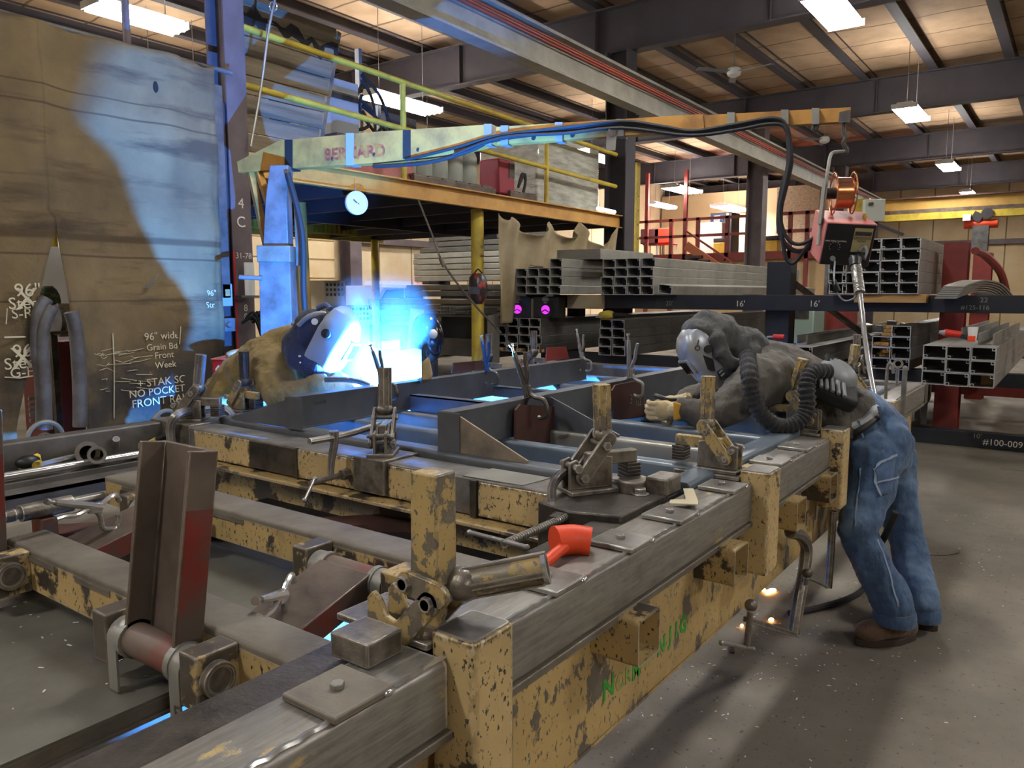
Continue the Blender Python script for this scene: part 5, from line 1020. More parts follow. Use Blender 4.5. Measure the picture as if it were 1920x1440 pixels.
panel(lambda z: .3, lambda z: slit(z)[0], 44, 50); panel(lambda z: slit(z)[1], lambda z: 4.08, 44, 50)
m_curt, nt, b, out = _new('curtain_canvas'); co = nt.nodes.new('ShaderNodeTexCoord').outputs['Object']
c = _mix(nt, _ramp(nt, _noise(nt, 1.4, 6, .6, co), .36, .66), lin('#7f6c49'), lin('#63543a')); c = _mix(nt, _ramp(nt, _noise(nt, 2.3, 5, .6, co, (.35, 1, 2.4)), .52, .66), c, lin('#4e402c'))
sp = nt.nodes.new('ShaderNodeSeparateXYZ'); nt.links.new(co, sp.inputs[0])
def bandmask(z0, w):                                     # stitched seams running across the cloth
    a = nt.nodes.new('ShaderNodeMath'); a.operation = 'SUBTRACT'; nt.links.new(sp.outputs[2], a.inputs[0]); a.inputs[1].default_value = z0
    d = nt.nodes.new('ShaderNodeMath'); d.operation = 'ABSOLUTE'; nt.links.new(a.outputs[0], d.inputs[0]); return _ramp(nt, d.outputs[0], w * .5, w, (1, 1, 1, 1), (0, 0, 0, 1))
for z0, w in ((1.36, .01), (1.5, .035), (2.43, .01), (2.56, .008), (1.02, .006)): c = _mix(nt, bandmask(z0, w), c, lin('#54442c'))
st = _ramp(nt, _noise(nt, 1.1, 5, .65, co), .40, .56)
mk = nt.nodes.new('ShaderNodeMapRange'); nt.links.new(sp.outputs[2], mk.inputs[0]); mk.inputs[1].default_value = .95; mk.inputs[2].default_value = .45
mu = nt.nodes.new('ShaderNodeMath'); mu.operation = 'MULTIPLY'; nt.links.new(st, mu.inputs[0]); nt.links.new(mk.outputs[0], mu.inputs[1]); c = _mix(nt, mu.outputs[0], c, lin('#3b3630'))
nt.links.new(c, b.inputs['Base Color']); b.inputs['Roughness'].default_value = .9
bp = nt.nodes.new('ShaderNodeBump'); bp.inputs['Strength'].default_value = .6; bp.inputs['Distance'].default_value = .02; nt.links.new(_noise(nt, 8, 6, .65, co), bp.inputs['Height']); nt.links.new(bp.outputs[0], b.inputs['Normal'])
CU = S('welding_curtain', g, m_curt, 'tall tan canvas welding curtain with a slit, half lit blue', 'welding curtain', smooth=True, solid=.006)
CL = M('curtain_chalk', '#cfc4a4', .95)
def chalk(s, px, py, sz, mt=None): p = AY(px, py, YC); p.y = YC - cfold(p.x, p.z) - .012 - (.055 if px < 60 or 100 < px < 190 else .0); TX(s, sz, p, (1, 0, .02), (0, 0, 1), mt or CL, CU, 'chalk_note')
for s, px, py, sz in (('96"', 38, 545, .13), ('Steel', 36, 569, .115), ('S-R', 30, 588, .1), ('96"', 36, 657, .13), ('Steel', 28, 680, .115), ('G-F', 28, 697, .1)): chalk(s, px, py, sz)
chalk('X', 38, 562, .22); chalk('X', 30, 672, .22)
for s, px, py, sz in (('96" wide', 303, 630, .085), ('Grain Bdy', 308, 650, .075), ('Front', 308, 666, .075), ('Week', 310, 684, .075), ('+ STAK SCTS', 312, 714, .09), ('NO POCKET IN', 305, 732, .085), ('FRONT RAIL', 300, 751, .09), ('96"', 392, 550, .07), ('Str', 388, 572, .07)): chalk(s, px, py, sz)
def cline(pts, w=.004): P('chalk_line', MB().tube([V((p.x, YC - cfold(p.x, p.z) - .014 - (.055 if 100 < q[0] < 190 or q[0] < 62 else 0), p.z)) for q in pts for p in (AY(*q, YC),)], w, 5), CL, CU)
cline([(217, 625), (218, 680), (216, 730), (217, 785)], .005); cline([(0, 632), (30, 631), (62, 631)], .007); cline([(0, 706), (25, 707), (48, 703)], .005); cline([(335, 612), (335, 645)], .004)
cline([(3, 607), (4, 585), (4, 578)], .004)
random.seed(21)
for i in range(26):
    x, y = random.uniform(165, 260), random.uniform(655, 735); cline([(x, y), (x + random.uniform(5, 30), y + random.uniform(-5, 5)), (x + random.uniform(10, 45), y + random.uniform(-8, 6))], .0022)
P('torn_patch', MB().prism([(AY(260, 520, YC).x, AY(260, 540, YC).z), (AY(290, 510, YC).x, AY(290, 512, YC).z), (AY(288, 518, YC).x, AY(288, 520, YC).z), (AY(272, 540, YC).x, AY(272, 540, YC).z)], 'y', YC - .06, YC - .055), m_dust, CU)
P('burn_hole', MB().ball(AY(291, 165, YC) - V((0, .02, 0)), (.03, .012, .06)), m_dark, CU)
S('curtain_rod', MB().cyl((.2, 6.14, 3.53), (4.3, 6.2, 3.53), .02), m_mast, 'steel pipe the tan welding curtain hangs on', 'pipe')
t = T('curtain_post', 'slim steel post rising above the curtain in front of the lamp', 'post', (AY(244, 70, 6.3).x, 6.3, 0)); P('post_pipe', MB().cyl((AY(244, 70, 6.3).x, 6.35, 0), (AY(244, 70, 6.3).x, 6.35, 5.6), .03), m_col, t)
# things seen through and beside the slit
for i, pts in enumerate(([(88, 560), (72, 590), (70, 650), (78, 720), (80, 800)], [(98, 575), (82, 610), (80, 670), (84, 730), (86, 805)])): S('hose', MB().tube([AY(*p, 5.98 - .03 * i) for p in pts], .045, 10, 5), m_mast, ['outer', 'inner'][i] + ' thick grey hose hanging at the left edge of the slit', 'hose', 'grey hoses at the slit')
S('hose', MB().tube([AY(*p, 5.96) for p in ((133, 585), (142, 620), (148, 690), (150, 750), (150, 800))], .05, 10, 5), m_mast, 'thick grey hose hanging at the right edge of the slit', 'hose', 'grey hoses at the slit')
t = T('hose_reel', 'steel bracket with a grey reel seen through the curtain slit', 'reel', AY(110, 625, 6.5)); P('reel_drum', MB().cyl(AY(103, 600, 6.5), AY(112, 600, 6.5), .12), m_mast, t); P('bright_plate', MB().ob(AY(122, 600, 6.45), (.1, .03, .26)), m_galv, t); P('bracket_shelf', MB().ob(AY(108, 622, 6.5), (.34, .3, .02)), m_oily, t); P('bracket_leg', MB().box(AY(95, 700, 6.7).x, AY(95, 700, 6.7).x + .05, 6.65, 6.7, 0, AY(108, 622, 6.5).z), m_oily, t)
t = T('red_cabinet', 'dark maroon machine cabinet behind the curtain slit', 'cabinet', (AY(112, 760, 6.9).x, 7.1, 0)); q = AY(115, 640, 6.9); P('cabinet_body', MB().box(q.x - .16, q.x + .16, 6.9, 7.3, 0, q.z), M('maroon', '#5a1f22', .5), t, bevel=.01)
for i in range(5): P('vent_slot', MB().box(q.x - .28, q.x - .18, 6.9, 6.92, .55 + i * .045, .575 + i * .045), m_galv, t)
q = AY(102, 500, 9); S('white_panel', MB().box(q.x - .35, q.x + .3, 9, 9.05, 0, 2.1), m_white, 'bright white panel seen through the top of the slit', 'panel'); S('wooden_board', MB().box(q.x + .32, q.x + .9, 9.2, 9.25, 0, 2.4), M('orange_wood', '#b9823f', .6), 'orange wooden board seen through the slit', 'board')
S('green_jacket', MB().ball(AY(92, 565, 6.6), (.09, .05, .13)), M('dark_green_cloth', '#2f3a2c', .9, 0, '#55604a', 20, .5, .6), 'dark green jacket hanging inside the curtain slit', 'jacket')
# steel strips and boxes between curtain and column
t = T('steel_strip', 'dark steel strip hanging at the right edge of the curtain', 'steel strip', (4.16, 6.2, 1.55)); P('strip', MB().box(4.12, 4.2, 6.2, 6.22, 1.56, 3.4), m_mill, t)
S('dark_plate', MB().box(4.16, 4.34, 6.34, 6.36, .9, 3.3), m_girder, 'dark upright plate between the curtain and the column', 'plate')
q = AY(427, 553, 6.2); t = T('switch_box', 'grey electrical switch box left of the column', 'switch box', q - V((0, 0, .1))); P('box_body', MB().box(q.x - .05, q.x + .05, 6.2, 6.28, q.z - .1, q.z + .1), m_grey, t, bevel=.005); P('label_plate', MB().box(q.x - .025, q.x + .02, 6.195, 6.2, q.z - .01, q.z + .05), m_pine, t); P('conduit', MB().cyl((q.x, 6.25, q.z + .1), (q.x, 6.25, q.z + .5), .02), m_grey, t)
q = AY(432, 609, 6.2); S('valve_block', MB().box(q.x - .05, q.x + .06, 6.2, 6.3, q.z - .06, q.z + .06).cyl((q.x - .03, 6.2, q.z), (q.x - .03, 6.15, q.z), .025), m_mast, 'small steel valve block below the switch box', 'valve', bevel=.004)
q = AY(474, 523, 6.15); t = T('paper_roll', 'white paper roll box beside the chalked column', 'paper roll', q - V((0, 0, .16))); P('roll', MB().cyl((q.x, 6.2, q.z - .15), (q.x, 6.2, q.z + .15), .045, n=20), m_white, t); P('roll_bracket', MB().box(q.x - .12, q.x + .07, 6.16, 6.26, q.z - .17, q.z - .15), m_mast, t)
# red welder box behind the leather sleeve
q = AD(432, 705, 5.9); t = T('wire_feed_case', 'red wire feed case with white lettering left of the leather jacket', 'wire feeder', q - V((0, 0, .16))); FM2 = Matrix.Translation(q) @ Matrix.Rotation(YAW - R(90), 4, 'Z')
def F2(): g = MB(); g.T = FM2; return g
P('case', F2().box(-.14, .16, 0, .4, -.16, .12), M('case_red', '#a8202a', .4), t, bevel=.01); P('lid', F2().box(-.145, .165, -.005, .4, .12, .135), m_pink, t, bevel=.004); P('black_label', F2().box(-.03, .13, -.004, 0, .0, .09), m_black, t); r2 = FM2.to_3x3() @ V((1, 0, 0)); TX('Cobramatic', .038, FM2 @ V((.055, -.006, .065)), r2, (0, 0, 1), m_white, t, 'label_lettering', sx=.8); P('house_mark', F2().prism([(-.11, -.01), (-.11, .05), (-.115, .05), (-.088, .085), (-.06, .05), (-.065, .05), (-.065, -.01)], 'y', -.004, 0), m_white, t); P('house_door', F2().prism([(-.098, -.01), (-.098, .035), (-.076, .035), (-.076, -.01)], 'y', -.006, -.004), m_oily, t); P('case_stand', MB().box(q.x - .15, q.x + .2, q.y, q.y + .3, 0, q.z - .16), m_mast, t)
S('cloth_bundle', MB().ball(FM2 @ V((.05, .15, .16)), (.14, .1, .04)), m_tarp2, 'crumpled pale cloth on the red wire feed case', 'cloth')
# cables heap on a shelf by the column
q = AY(486, 600, 6.0); t = T('cable_heap', 'heap of dark cables on the bracket beside the mast', 'cables', q)
random.seed(8)
for i in range(9): P('cable_loop', MB().tube([q + V((random.uniform(-.2, .05), 0, random.uniform(-.1, .02))), q + V((random.uniform(-.1, .1), -.05, random.uniform(0, .08))), q + V((random.uniform(.05, .2), 0, random.uniform(-.35, -.05)))], .013, 6, 5), m_rubber, t)
P('blue_tray', MB().ob(q + V((.17, .0, .03)), (.3, .12, .06)), M('tray_grey', '#6d7886', .5), t)
# tools on the jig
jig_units(True)
t = T('dead_blow_hammer', 'orange plastic hammer lying against the rail before the dark block', 'hammer', (1.93, 1.2, .84)); q = AZ(1065, 1012, .9)
P('hammer_head', MB().tube([AZ(1040, 1016, .89), AZ(1075, 1012, .89), AZ(1108, 1016, .885)], .04, 16, 4, lambda u: .046 - .004 * u), m_orangep, t); P('hammer_handle', MB().tube([AZ(1062, 1022, .885), AZ(1040, 1040, .875), AZ(1020, 1056, .868), AZ(985, 1078, .86)], .017, 12, 4), m_orangep, t)
g = MB(); a, b, c_ = AZ(1255, 946, .868), AZ(1308, 948, .868), AZ(1300, 918, .868)
g.prism([(a.x, a.y), (b.x, b.y), (AZ(1309, 942, .868).x, AZ(1309, 942, .868).y), (c_.x, c_.y), (AZ(1281, 918, .868).x, AZ(1281, 918, .868).y), (AZ(1286, 938, .868).x, AZ(1286, 938, .868).y), (AZ(1257, 939, .868).x, AZ(1257, 939, .868).y)], 'z', .868, .873); S('template_square', g, M('bone_plate', '#c3b897', .5), 'pale L shaped template lying on the bolted pads', 'template')
t = T('claw_hammer', 'hammer with black and yellow handle lying by the back rail', 'hammer', AZ(290, 830, .73)); P('hammer_handle', MB().tube([AZ(278, 834, .735), AZ(300, 822, .77), AZ(325, 812, .80)], .018, 10, 4), m_rubber, t); P('yellow_band', MB().tube([AZ(279, 833, .737), AZ(294, 825, .762)], .0195, 10), m_yel, t); P('hammer_head', MB().bar(AZ(252, 836, .73), AZ(278, 833, .735), .035, .03), m_galv, t)
t = T('box_spanner', 'big chrome ring spanner on the ledge by the left back rail', 'spanner', AZ(120, 860, .73)); P('shank', MB().tube([AZ(72, 874, .735), AZ(110, 864, .735), AZ(148, 855, .74)], .018, 8, 4), m_chrome, t); P('ring', MB().pipe(AZ(164, 849, .72), AZ(164, 849, .765), .06, .038, 24), m_chrome, t); P('socket', MB().pipe(AZ(178, 850, .72), AZ(182, 853, .775), .045, .03, 20), m_chrome, t)
t = T('tape_measure', 'black and yellow tool lying at the left edge by the ledge', 'tool', AZ(50, 872, .73)); P('yellow_side', MB().tube([AZ(38, 875, .735), AZ(55, 868, .745), AZ(70, 872, .745), AZ(68, 856, .76)], .02, 8, 4), m_yel, t); P('black_body', MB().ball(AZ(52, 866, .76), (.06, .04, .035)), m_black, t)
S('steel_pin', MB().cyl(AZ(218, 850, .70), AZ(218, 823, .80), .018), m_steel, 'short upright steel pin on the ledge of the back rail', 'pin')
S('shim_plates', MB().prism([(2.42, 2.02), (2.6, 2.0), (2.6, 1.7), (2.43, 1.72)], 'z', .8505, .853), m_galv, 'thin bright plates lying on the striped stop beam', 'plate')
jig_units(False)
# weld sparks and spatter on the floor, floor cable
m_spark = m_lamp('hot_spatter', 16, (1, .42, .12))
for i, (px, py, r_) in enumerate(((1440, 1110, .018), (1448, 1107, .02), (1432, 1106, .01), (1446, 1162, .012), (1391, 1173, .007))): S('hot_spatter', MB().ball(AZ(px, py, .008), (r_ * 1.6, r_, .008)), m_spark, ['glowing weld spatter left of the brightest spot', 'brightest glowing weld spatter under the jig', 'small spark at the left end of the glowing spatter', 'single spark below the bright spatter', 'tiny spark by the hanging clamp screw'][i], 'weld spatter', 'glowing weld spatter')
g = MB(); random.seed(4)
for i in range(420):
    a = random.random()
    if a < .5: q = V((random.gauss(3.3, .7), random.gauss(.95, .35), .0005))
    elif a < .72: q = V((random.uniform(4.5, 7), random.uniform(-.6, .7), .0005))
    else: q = V((random.uniform(-.35, .92), random.uniform(1.65, 2.5), .7325))
    s_ = random.uniform(.0015, .005); g.ob(q, (s_ * random.uniform(1, 4), s_, .0012), (0, 0, random.uniform(0, 3)))
o = S('metal_swarf', g, M('bright_chip', '#dddbd5', .4, .1), 'scattered bright metal chips on the floor and table plates', 'metal chips', smooth=0); o['kind'] = 'stuff'
t = T('floor_cable', 'dark welding cable curving over the floor behind the boots', 'cable', AZ(1560, 1140, 0)); P('cable_run', MB().tube([AZ(1480, 1150, .02), AZ(1540, 1138, .02), AZ(1600, 1118, .02), AZ(1625, 1095, .02), AZ(1640, 1040, .3), AZ(1662, 1000, .5), AZ(1680, 960, .62)], .016, 8, 5), m_rubber, t)
S('floor_wire', MB().tube([AZ(1735, 1038, .006), AZ(1770, 1040, .006), AZ(1795, 1037, .006), AZ(1798, 1033, .006)], .004, 6, 4), m_oily, 'thin bent wire on the floor right of the denim knees', 'wire')
S('scrap_piece', MB().ob(AZ(1372, 1216, .004), (.09, .02, .006), (0, 0, .4)), m_rust, 'small brown scrap strip on the floor under the hanging clamp', 'scrap')

for i, (px, py, lab) in enumerate(((85, 800, 'left half ring wheel peeking over the back rail before the slit'), (312, 775, 'half ring wheel peeking over the back rail by the corner clamp'))):
    c = AY(px, py + 22, 4.25); t = T('guide_wheel', lab, 'wheel', c - V((0, 0, .1)), 0, 'ring wheels behind the back rail'); P('wheel_rim', MB().tube([c + V((.085 * math.cos(a), 0, .085 * math.sin(a))) for a in [k * .2618 for k in range(25)]], .012, 8), m_galv, t); P('wheel_hub', MB().cyl(c + V((0, -.02, 0)), c + V((0, .02, 0)), .03), m_gun, t); P('wheel_spoke', MB().bar(c + V((-.08, 0, 0)), c + V((.08, 0, 0)), .015, .015), m_gun, t)
    P('wheel_stem', MB().box(c.x - .02, c.x + .02, c.y - .015, c.y + .015, 0, c.z - .02), m_gun, t)
# ---------------------------------------------------------------- people: continuous bodies grown from tapered limbs, fused and smoothed
def capsule(g, pts, n=16):
    """a limb through (point, radius) stations with rounded ends"""
    pts = [(V(p), r) for p, r in pts]; P_ = []
    d0 = (pts[0][0] - pts[1][0]).normalized(); d1 = (pts[-1][0] - pts[-2][0]).normalized()
    for k in (80, 55, 30): P_.append((pts[0][0] + d0 * pts[0][1] * math.sin(R(k)), pts[0][1] * math.cos(R(k))))
    P_ += pts
    for k in (30, 55, 80): P_.append((pts[-1][0] + d1 * pts[-1][1] * math.sin(R(k)), pts[-1][1] * math.cos(R(k))))
    L_ = len(P_) - 1; acc = [0]
    for a, b in zip(P_, P_[1:]): acc.append(acc[-1] + (b[0] - a[0]).length)
    def rr(u):
        for i in range(L_):
            pass
        return 0
    rings = []; px = None
    for i, (p, r) in enumerate(P_):
        d = (P_[min(i + 1, L_)][0] - P_[max(i - 1, 0)][0]).normalized()
        if px is None: x, y = g.frame((0, 0, 0), d)
        else: x = (px - d * px.dot(d)).normalized(); y = d.cross(x)
        px = x; rings.append([p + (x * math.cos(6.28318 * k / n) + y * math.sin(6.28318 * k / n)) * r for k in range(n)])
    g.loft(rings)
def ell(g, c, rx, ry, rz, X, Y, Z, n=20, m=12):
    o = g.T.copy(); mm = Matrix((X, Y, Z)).transposed().to_4x4(); mm.translation = V(c); g.T = o @ mm; g.ball((0, 0, 0), (rx, ry, rz), n, m); g.T = o
_tex = bpy.data.textures.new('cloth_folds', 'CLOUDS'); _tex.noise_scale = .075; _tex.noise_depth = 2
def fuse(name, g, mat, parent, voxel=.012, it=6, disp=0, top=None, scale=None):
    if top: o = S(name, g, mat, top[0], top[1], smooth=True)
    else: o = P(name, g, mat, parent, smooth=True)
    m = o.modifiers.new('fuse', 'REMESH'); m.mode = 'VOXEL'; m.voxel_size = voxel; m.use_smooth_shade = True
    m = o.modifiers.new('smooth', 'SMOOTH'); m.iterations = it; m.factor = .5
    if disp: m = o.modifiers.new('folds', 'DISPLACE'); m.texture = _tex; m.strength = disp; m.mid_level = .5; m.texture_coords = 'LOCAL'
    return o
def fold_mat(name, c, c2, rough=.9, s=9, bump=.6, sc3=None, c3=None):
    m, nt, b, out = _new(name); co = nt.nodes.new('ShaderNodeTexCoord').outputs['Object']
    col = _mix(nt, _ramp(nt, _noise(nt, s, 6, .6, co, sc3), .35, .68), lin(c), lin(c2))
    if c3: col = _mix(nt, _ramp(nt, _noise(nt, 4, 4, .6, co), .5, .72), col, lin(c3))
    nt.links.new(col, b.inputs['Base Color']); b.inputs['Roughness'].default_value = rough; b.inputs['Sheen Weight'].default_value = .15
    bp = nt.nodes.new('ShaderNodeBump'); bp.inputs['Strength'].default_value = bump; bp.inputs['Distance'].default_value = .03
    nt.links.new(_noise(nt, 16, 5, .6, co, (1, 1, .45)), bp.inputs['Height']); nt.links.new(bp.outputs[0], b.inputs['Normal']); return m
m_skin = M('skin', '#b98668', .6)
m_hood = fold_mat('grey_hoodie', '#5d5850', '#4a463f'); m_hood2 = fold_mat('dark_grey_hood', '#4d4d4c', '#3e3e3d')
m_denim = fold_mat('denim', '#46607f', '#324a69', .85, 30, .5, None, '#6d86a3'); m_boot = fold_mat('boot_leather', '#6a5138', '#4f3c2a', .65)
m_sole = M('boot_sole', '#3a2d22', .8); m_belt = M('belt', '#2a2926', .5); m_glove = fold_mat('glove_tan', '#c9b488', '#a8946c', .8); m_gloveY = M('glove_yellow', '#c9962e', .7)
m_jack = fold_mat('leather_jacket', '#84703a', '#6a5529', .75, 6); m_silver = M('helmet_silver', '#a9aeb4', .32, .4); m_lens = M('dark_lens', '#0c0f0e', .12); m_shirt = M('pale_shirt', '#aeb0ae', .9)
m_orim = M('orange_rim', '#d8642a', .4); m_hose = fold_mat('hose_fabric', '#232323', '#151515', .85, 30, .8); m_pack = M('pack_black', '#202123', .5); m_packg = M('pack_grey', '#7d8082', .45)
UP = V((0, 0, 1)); LF = -rt                                              # LF: towards the left of the photograph
def hand(parent, w, d, pal, side, mat, s=1.0, curl=.9, name='glove'):
    """gloved hand: w wrist, d pointing along the hand, pal palm normal (fingers curl that way), side thumb side"""
    d = V(d).normalized(); pal = V(pal); pal = (pal - d * pal.dot(d)).normalized(); sd = d.cross(pal).normalized() * side
    g = MB(); c = V(w) + d * .055 * s
    ell(g, c, .05 * s, .046 * s, .024 * s, d, sd, pal, 14, 10); capsule(g, [(V(w) - d * .03 * s, .036 * s), (V(w) + d * .02 * s, .036 * s)], 12)
    for i, (off, L_) in enumerate(((.034, .078), (.012, .088), (-.011, .083), (-.032, .066))):
        p = V(w) + d * .093 * s + sd * off * s; a = .25 + .04 * i; st = [(p - d * .03 * s, .0125 * s), (p, .0118 * s)]
        for j, q in enumerate((.45, .33, .25)):
            dd = d * math.cos(a) + pal * math.sin(a); p = p + dd * L_ * q * s; st.append((p, (.0112 - .0012 * j) * s)); a += curl * (.8 if j == 0 else .6)
        capsule(g, st, 10)
    p = V(w) + d * .03 * s + sd * .036 * s; q = p + (d * .55 + sd * .65 + pal * .45).normalized() * .04 * s; r_ = q + (d * .8 + pal * .55).normalized() * .034 * s
    capsule(g, [(p - sd * .012 * s, .0155 * s), (q, .0135 * s), (r_, .011 * s)], 10)
    return fuse(name, g, mat, parent, .0042, 3)
# ---------- the stooping welder at the rail
D = AD
k2 = dict(pel=D(1645, 800, 3.80), wai=D(1590, 752, 3.84), che=D(1478, 712, 3.86), nek=D(1392, 668, 3.86), hed=D(1350, 648, 3.86),
          lsh=D(1432, 712, 3.66), lel=D(1345, 772, 3.60), lwr=D(1283, 772, 3.64), rsh=D(1400, 690, 4.06), rel=D(1320, 735, 4.12), rwr=D(1275, 755, 4.08),
          lhi=D(1642, 860, 3.70), lkn=D(1608, 998, 3.52), lan=D(1684, 1150, 3.42), rhi=D(1668, 860, 3.89), rkn=D(1700, 1010, 3.78), ran=D(1733, 1140, 3.54))
g = MB()
capsule(g, [(k2['pel'], .09), (k2['wai'], .09), (k2['che'], .10), (k2['nek'], .05), (k2['hed'], .05)]); ell(g, k2['hed'], .085, .075, .1, LF, fw, UP)
for a, b, c in (('lsh', 'lel', 'lwr'), ('rsh', 'rel', 'rwr')): capsule(g, [(k2['che'], .06), (k2[a], .05), (k2[b], .038), (k2[c], .03)])
for a, b, c in (('lhi', 'lkn', 'lan'), ('rhi', 'rkn', 'ran')): capsule(g, [(k2['pel'], .07), (k2[a], .06), (k2[b], .045), (k2[c], .034)])
B2 = fuse('person', g, m_skin, None, .014, 4, top=('person in grey hoodie, jeans and silver welding helmet stooping over the jig', 'person'))
# jeans
g = MB()
capsule(g, [(D(1614, 775, 3.81), .125), (k2['pel'] + V((0, 0, -.02)), .15), (D(1650, 850, 3.80), .15)], 20)
ell(g, D(1664, 835, 3.72), .115, .12, .14, rt, fw, UP); ell(g, D(1668, 835, 3.88), .11, .12, .14, rt, fw, UP)
capsule(g, [(D(1642, 850, 3.70), .13), (D(1630, 920, 3.62), .112), (D(1607, 995, 3.52), .09), (D(1640, 1065, 3.46), .088), (D(1670, 1122, 3.42), .09), (D(1674, 1132, 3.41), .09)], 20)
capsule(g, [(D(1668, 850, 3.90), .125), (D(1680, 930, 3.84), .1), (D(1700, 1010, 3.78), .085), (D(1716, 1080, 3.63), .084), (D(1726, 1118, 3.54), .084), (D(1727, 1128, 3.54), .084)], 20)
JE = fuse('jeans', g, m_denim, B2, .011, 4, .024)
for c, r_ in ((D(1677, 1155, 3.41), .088), (D(1729, 1148, 3.54), .08)):
    P('hem', MB().lathe([(r_ - .004, -.03), (r_ + .003, -.03), (r_ + .006, 0), (r_, .03), (r_ - .01, .03)], c, (0, 0, 1), 24), m_denim, JE)
# back pocket, seams, belt
def decal(pts, mat, name, par, th=.006):
    q = [D(*p) for p in pts]; n = (q[1] - q[0]).cross(q[2] - q[0]).normalized()
    if n.dot(fw) > 0: n = -n
    return P(name, MB().loft([q, [p + n * th for p in q]]), mat, par, smooth=0, bevel=.002)
def hug(quad, n, mat, name, par, target, off=.005, th=.006):
    a, b, c, d = [D(*p) for p in quad]; g = MB(); vs = [[g.v(a.lerp(b, i / n).lerp(d.lerp(c, i / n), j / n)) for j in range(n + 1)] for i in range(n + 1)]
    for i in range(n):
        for j in range(n): g.f((vs[i][j], vs[i + 1][j], vs[i + 1][j + 1], vs[i][j + 1]))
    o = P(name, g, mat, par, smooth=True); m = o.modifiers.new('hug', 'SHRINKWRAP'); m.target = target; m.offset = off; m = o.modifiers.new('th', 'SOLIDIFY'); m.thickness = th; m.offset = 1; return o
m_pk = fold_mat('pocket_denim', '#4d6788', '#3c5373', .85, 30, .4); m_stitch = M('stitch', '#8fa0b5', .9)
hug([(1636, 872, 3.5), (1688, 852, 3.55), (1680, 922, 3.5), (1650, 930, 3.48)], 8, m_pk, 'back_pocket', JE, JE)
for q4 in ([(1634, 870, 3.5), (1638, 869, 3.5), (1653, 930, 3.5), (1649, 931, 3.5)], [(1636, 876, 3.5), (1636, 871, 3.5), (1689, 850, 3.55), (1689, 855, 3.55)], [(1646, 906, 3.5), (1646, 903, 3.5), (1685, 893, 3.55), (1685, 896, 3.55)], [(1597, 870, 3.5), (1600, 870, 3.5), (1600, 985, 3.4), (1597, 985, 3.4)], [(1650, 1010, 3.4), (1653, 1010, 3.4), (1690, 1140, 3.3), (1687, 1140, 3.3)]): hug(q4, 10, m_stitch, 'seam', JE, JE, .012, .002)
P('belt', MB().tube([D(1597, 812, 3.70), D(1612, 806, 3.655), D(1632, 792, 3.655), D(1648, 778, 3.70), D(1655, 770, 3.80)], .02, 8, 4), m_belt, B2)
for p in ((1612, 803), (1650, 776)): P('belt_loop', MB().bar(D(p[0] + 6, p[1] + 18, 3.65), D(p[0] - 3, p[1] - 14, 3.65), .016, .008), m_denim, JE)
P('shirt_tail', MB().tube([D(1590, 800, 3.68), D(1622, 790, 3.66), D(1640, 768, 3.70), D(1650, 758, 3.80)], .022, 8, 4), m_shirt, B2)
# hoodie: trunk, both sleeves, bunched hem
g = MB()
capsule(g, [(D(1600, 770, 3.80), .125), (D(1560, 752, 3.83), .145), (D(1500, 722, 3.85), .165), (D(1445, 700, 3.86), .165), (D(1405, 680, 3.86), .12)], 22)
capsule(g, [(D(1450, 712, 3.74), .14), (D(1425, 715, 3.66), .118), (D(1385, 748, 3.60), .098), (D(1348, 772, 3.58), .085), (D(1310, 776, 3.60), .066), (D(1279, 770, 3.63), .052)], 20)
capsule(g, [(D(1440, 695, 4.0), .12), (D(1400, 690, 4.08), .1), (D(1345, 720, 4.14), .08), (D(1320, 738, 4.12), .07), (D(1283, 750, 4.08), .052)], 20)
for i, (px, r_) in enumerate(((1296, .066), (1285, .06), (1274, .056))): ell(g, D(px, 773 - i * 2, 3.61), .018, r_, r_, LF, fw, UP)
ell(g, D(1575, 790, 3.78), .14, .13, .1, LF, fw, UP); ell(g, D(1480, 770, 3.84), .2, .12, .09, LF, fw, UP)
HO = fuse('hoodie', g, m_hood, B2, .011, 3, .034)
g = MB()
hoodpts = [(D(1312, 618, 3.83), .085, .065), (D(1345, 628, 3.84), .1, .115), (D(1372, 650, 3.86), .105, .115), (D(1398, 668, 3.86), .09, .105)]
for c, a, b in hoodpts: ell(g, c, a, .125, b, LF, fw, UP)
capsule(g, [(D(1296, 612, 3.82), .035), (D(1318, 600, 3.83), .05), (D(1345, 602, 3.84), .05)], 14); capsule(g, [(D(1400, 640, 3.86), .08), (D(1428, 662, 3.84), .06), (D(1440, 690, 3.82), .05)], 14)
capsule(g, [(D(1345, 640, 3.73), .05), (D(1352, 662, 3.70), .045), (D(1370, 680, 3.70), .035), (D(1410, 684, 3.70), .03)], 14)
fuse('hood', g, m_hood2, B2, .01, 3, .03)
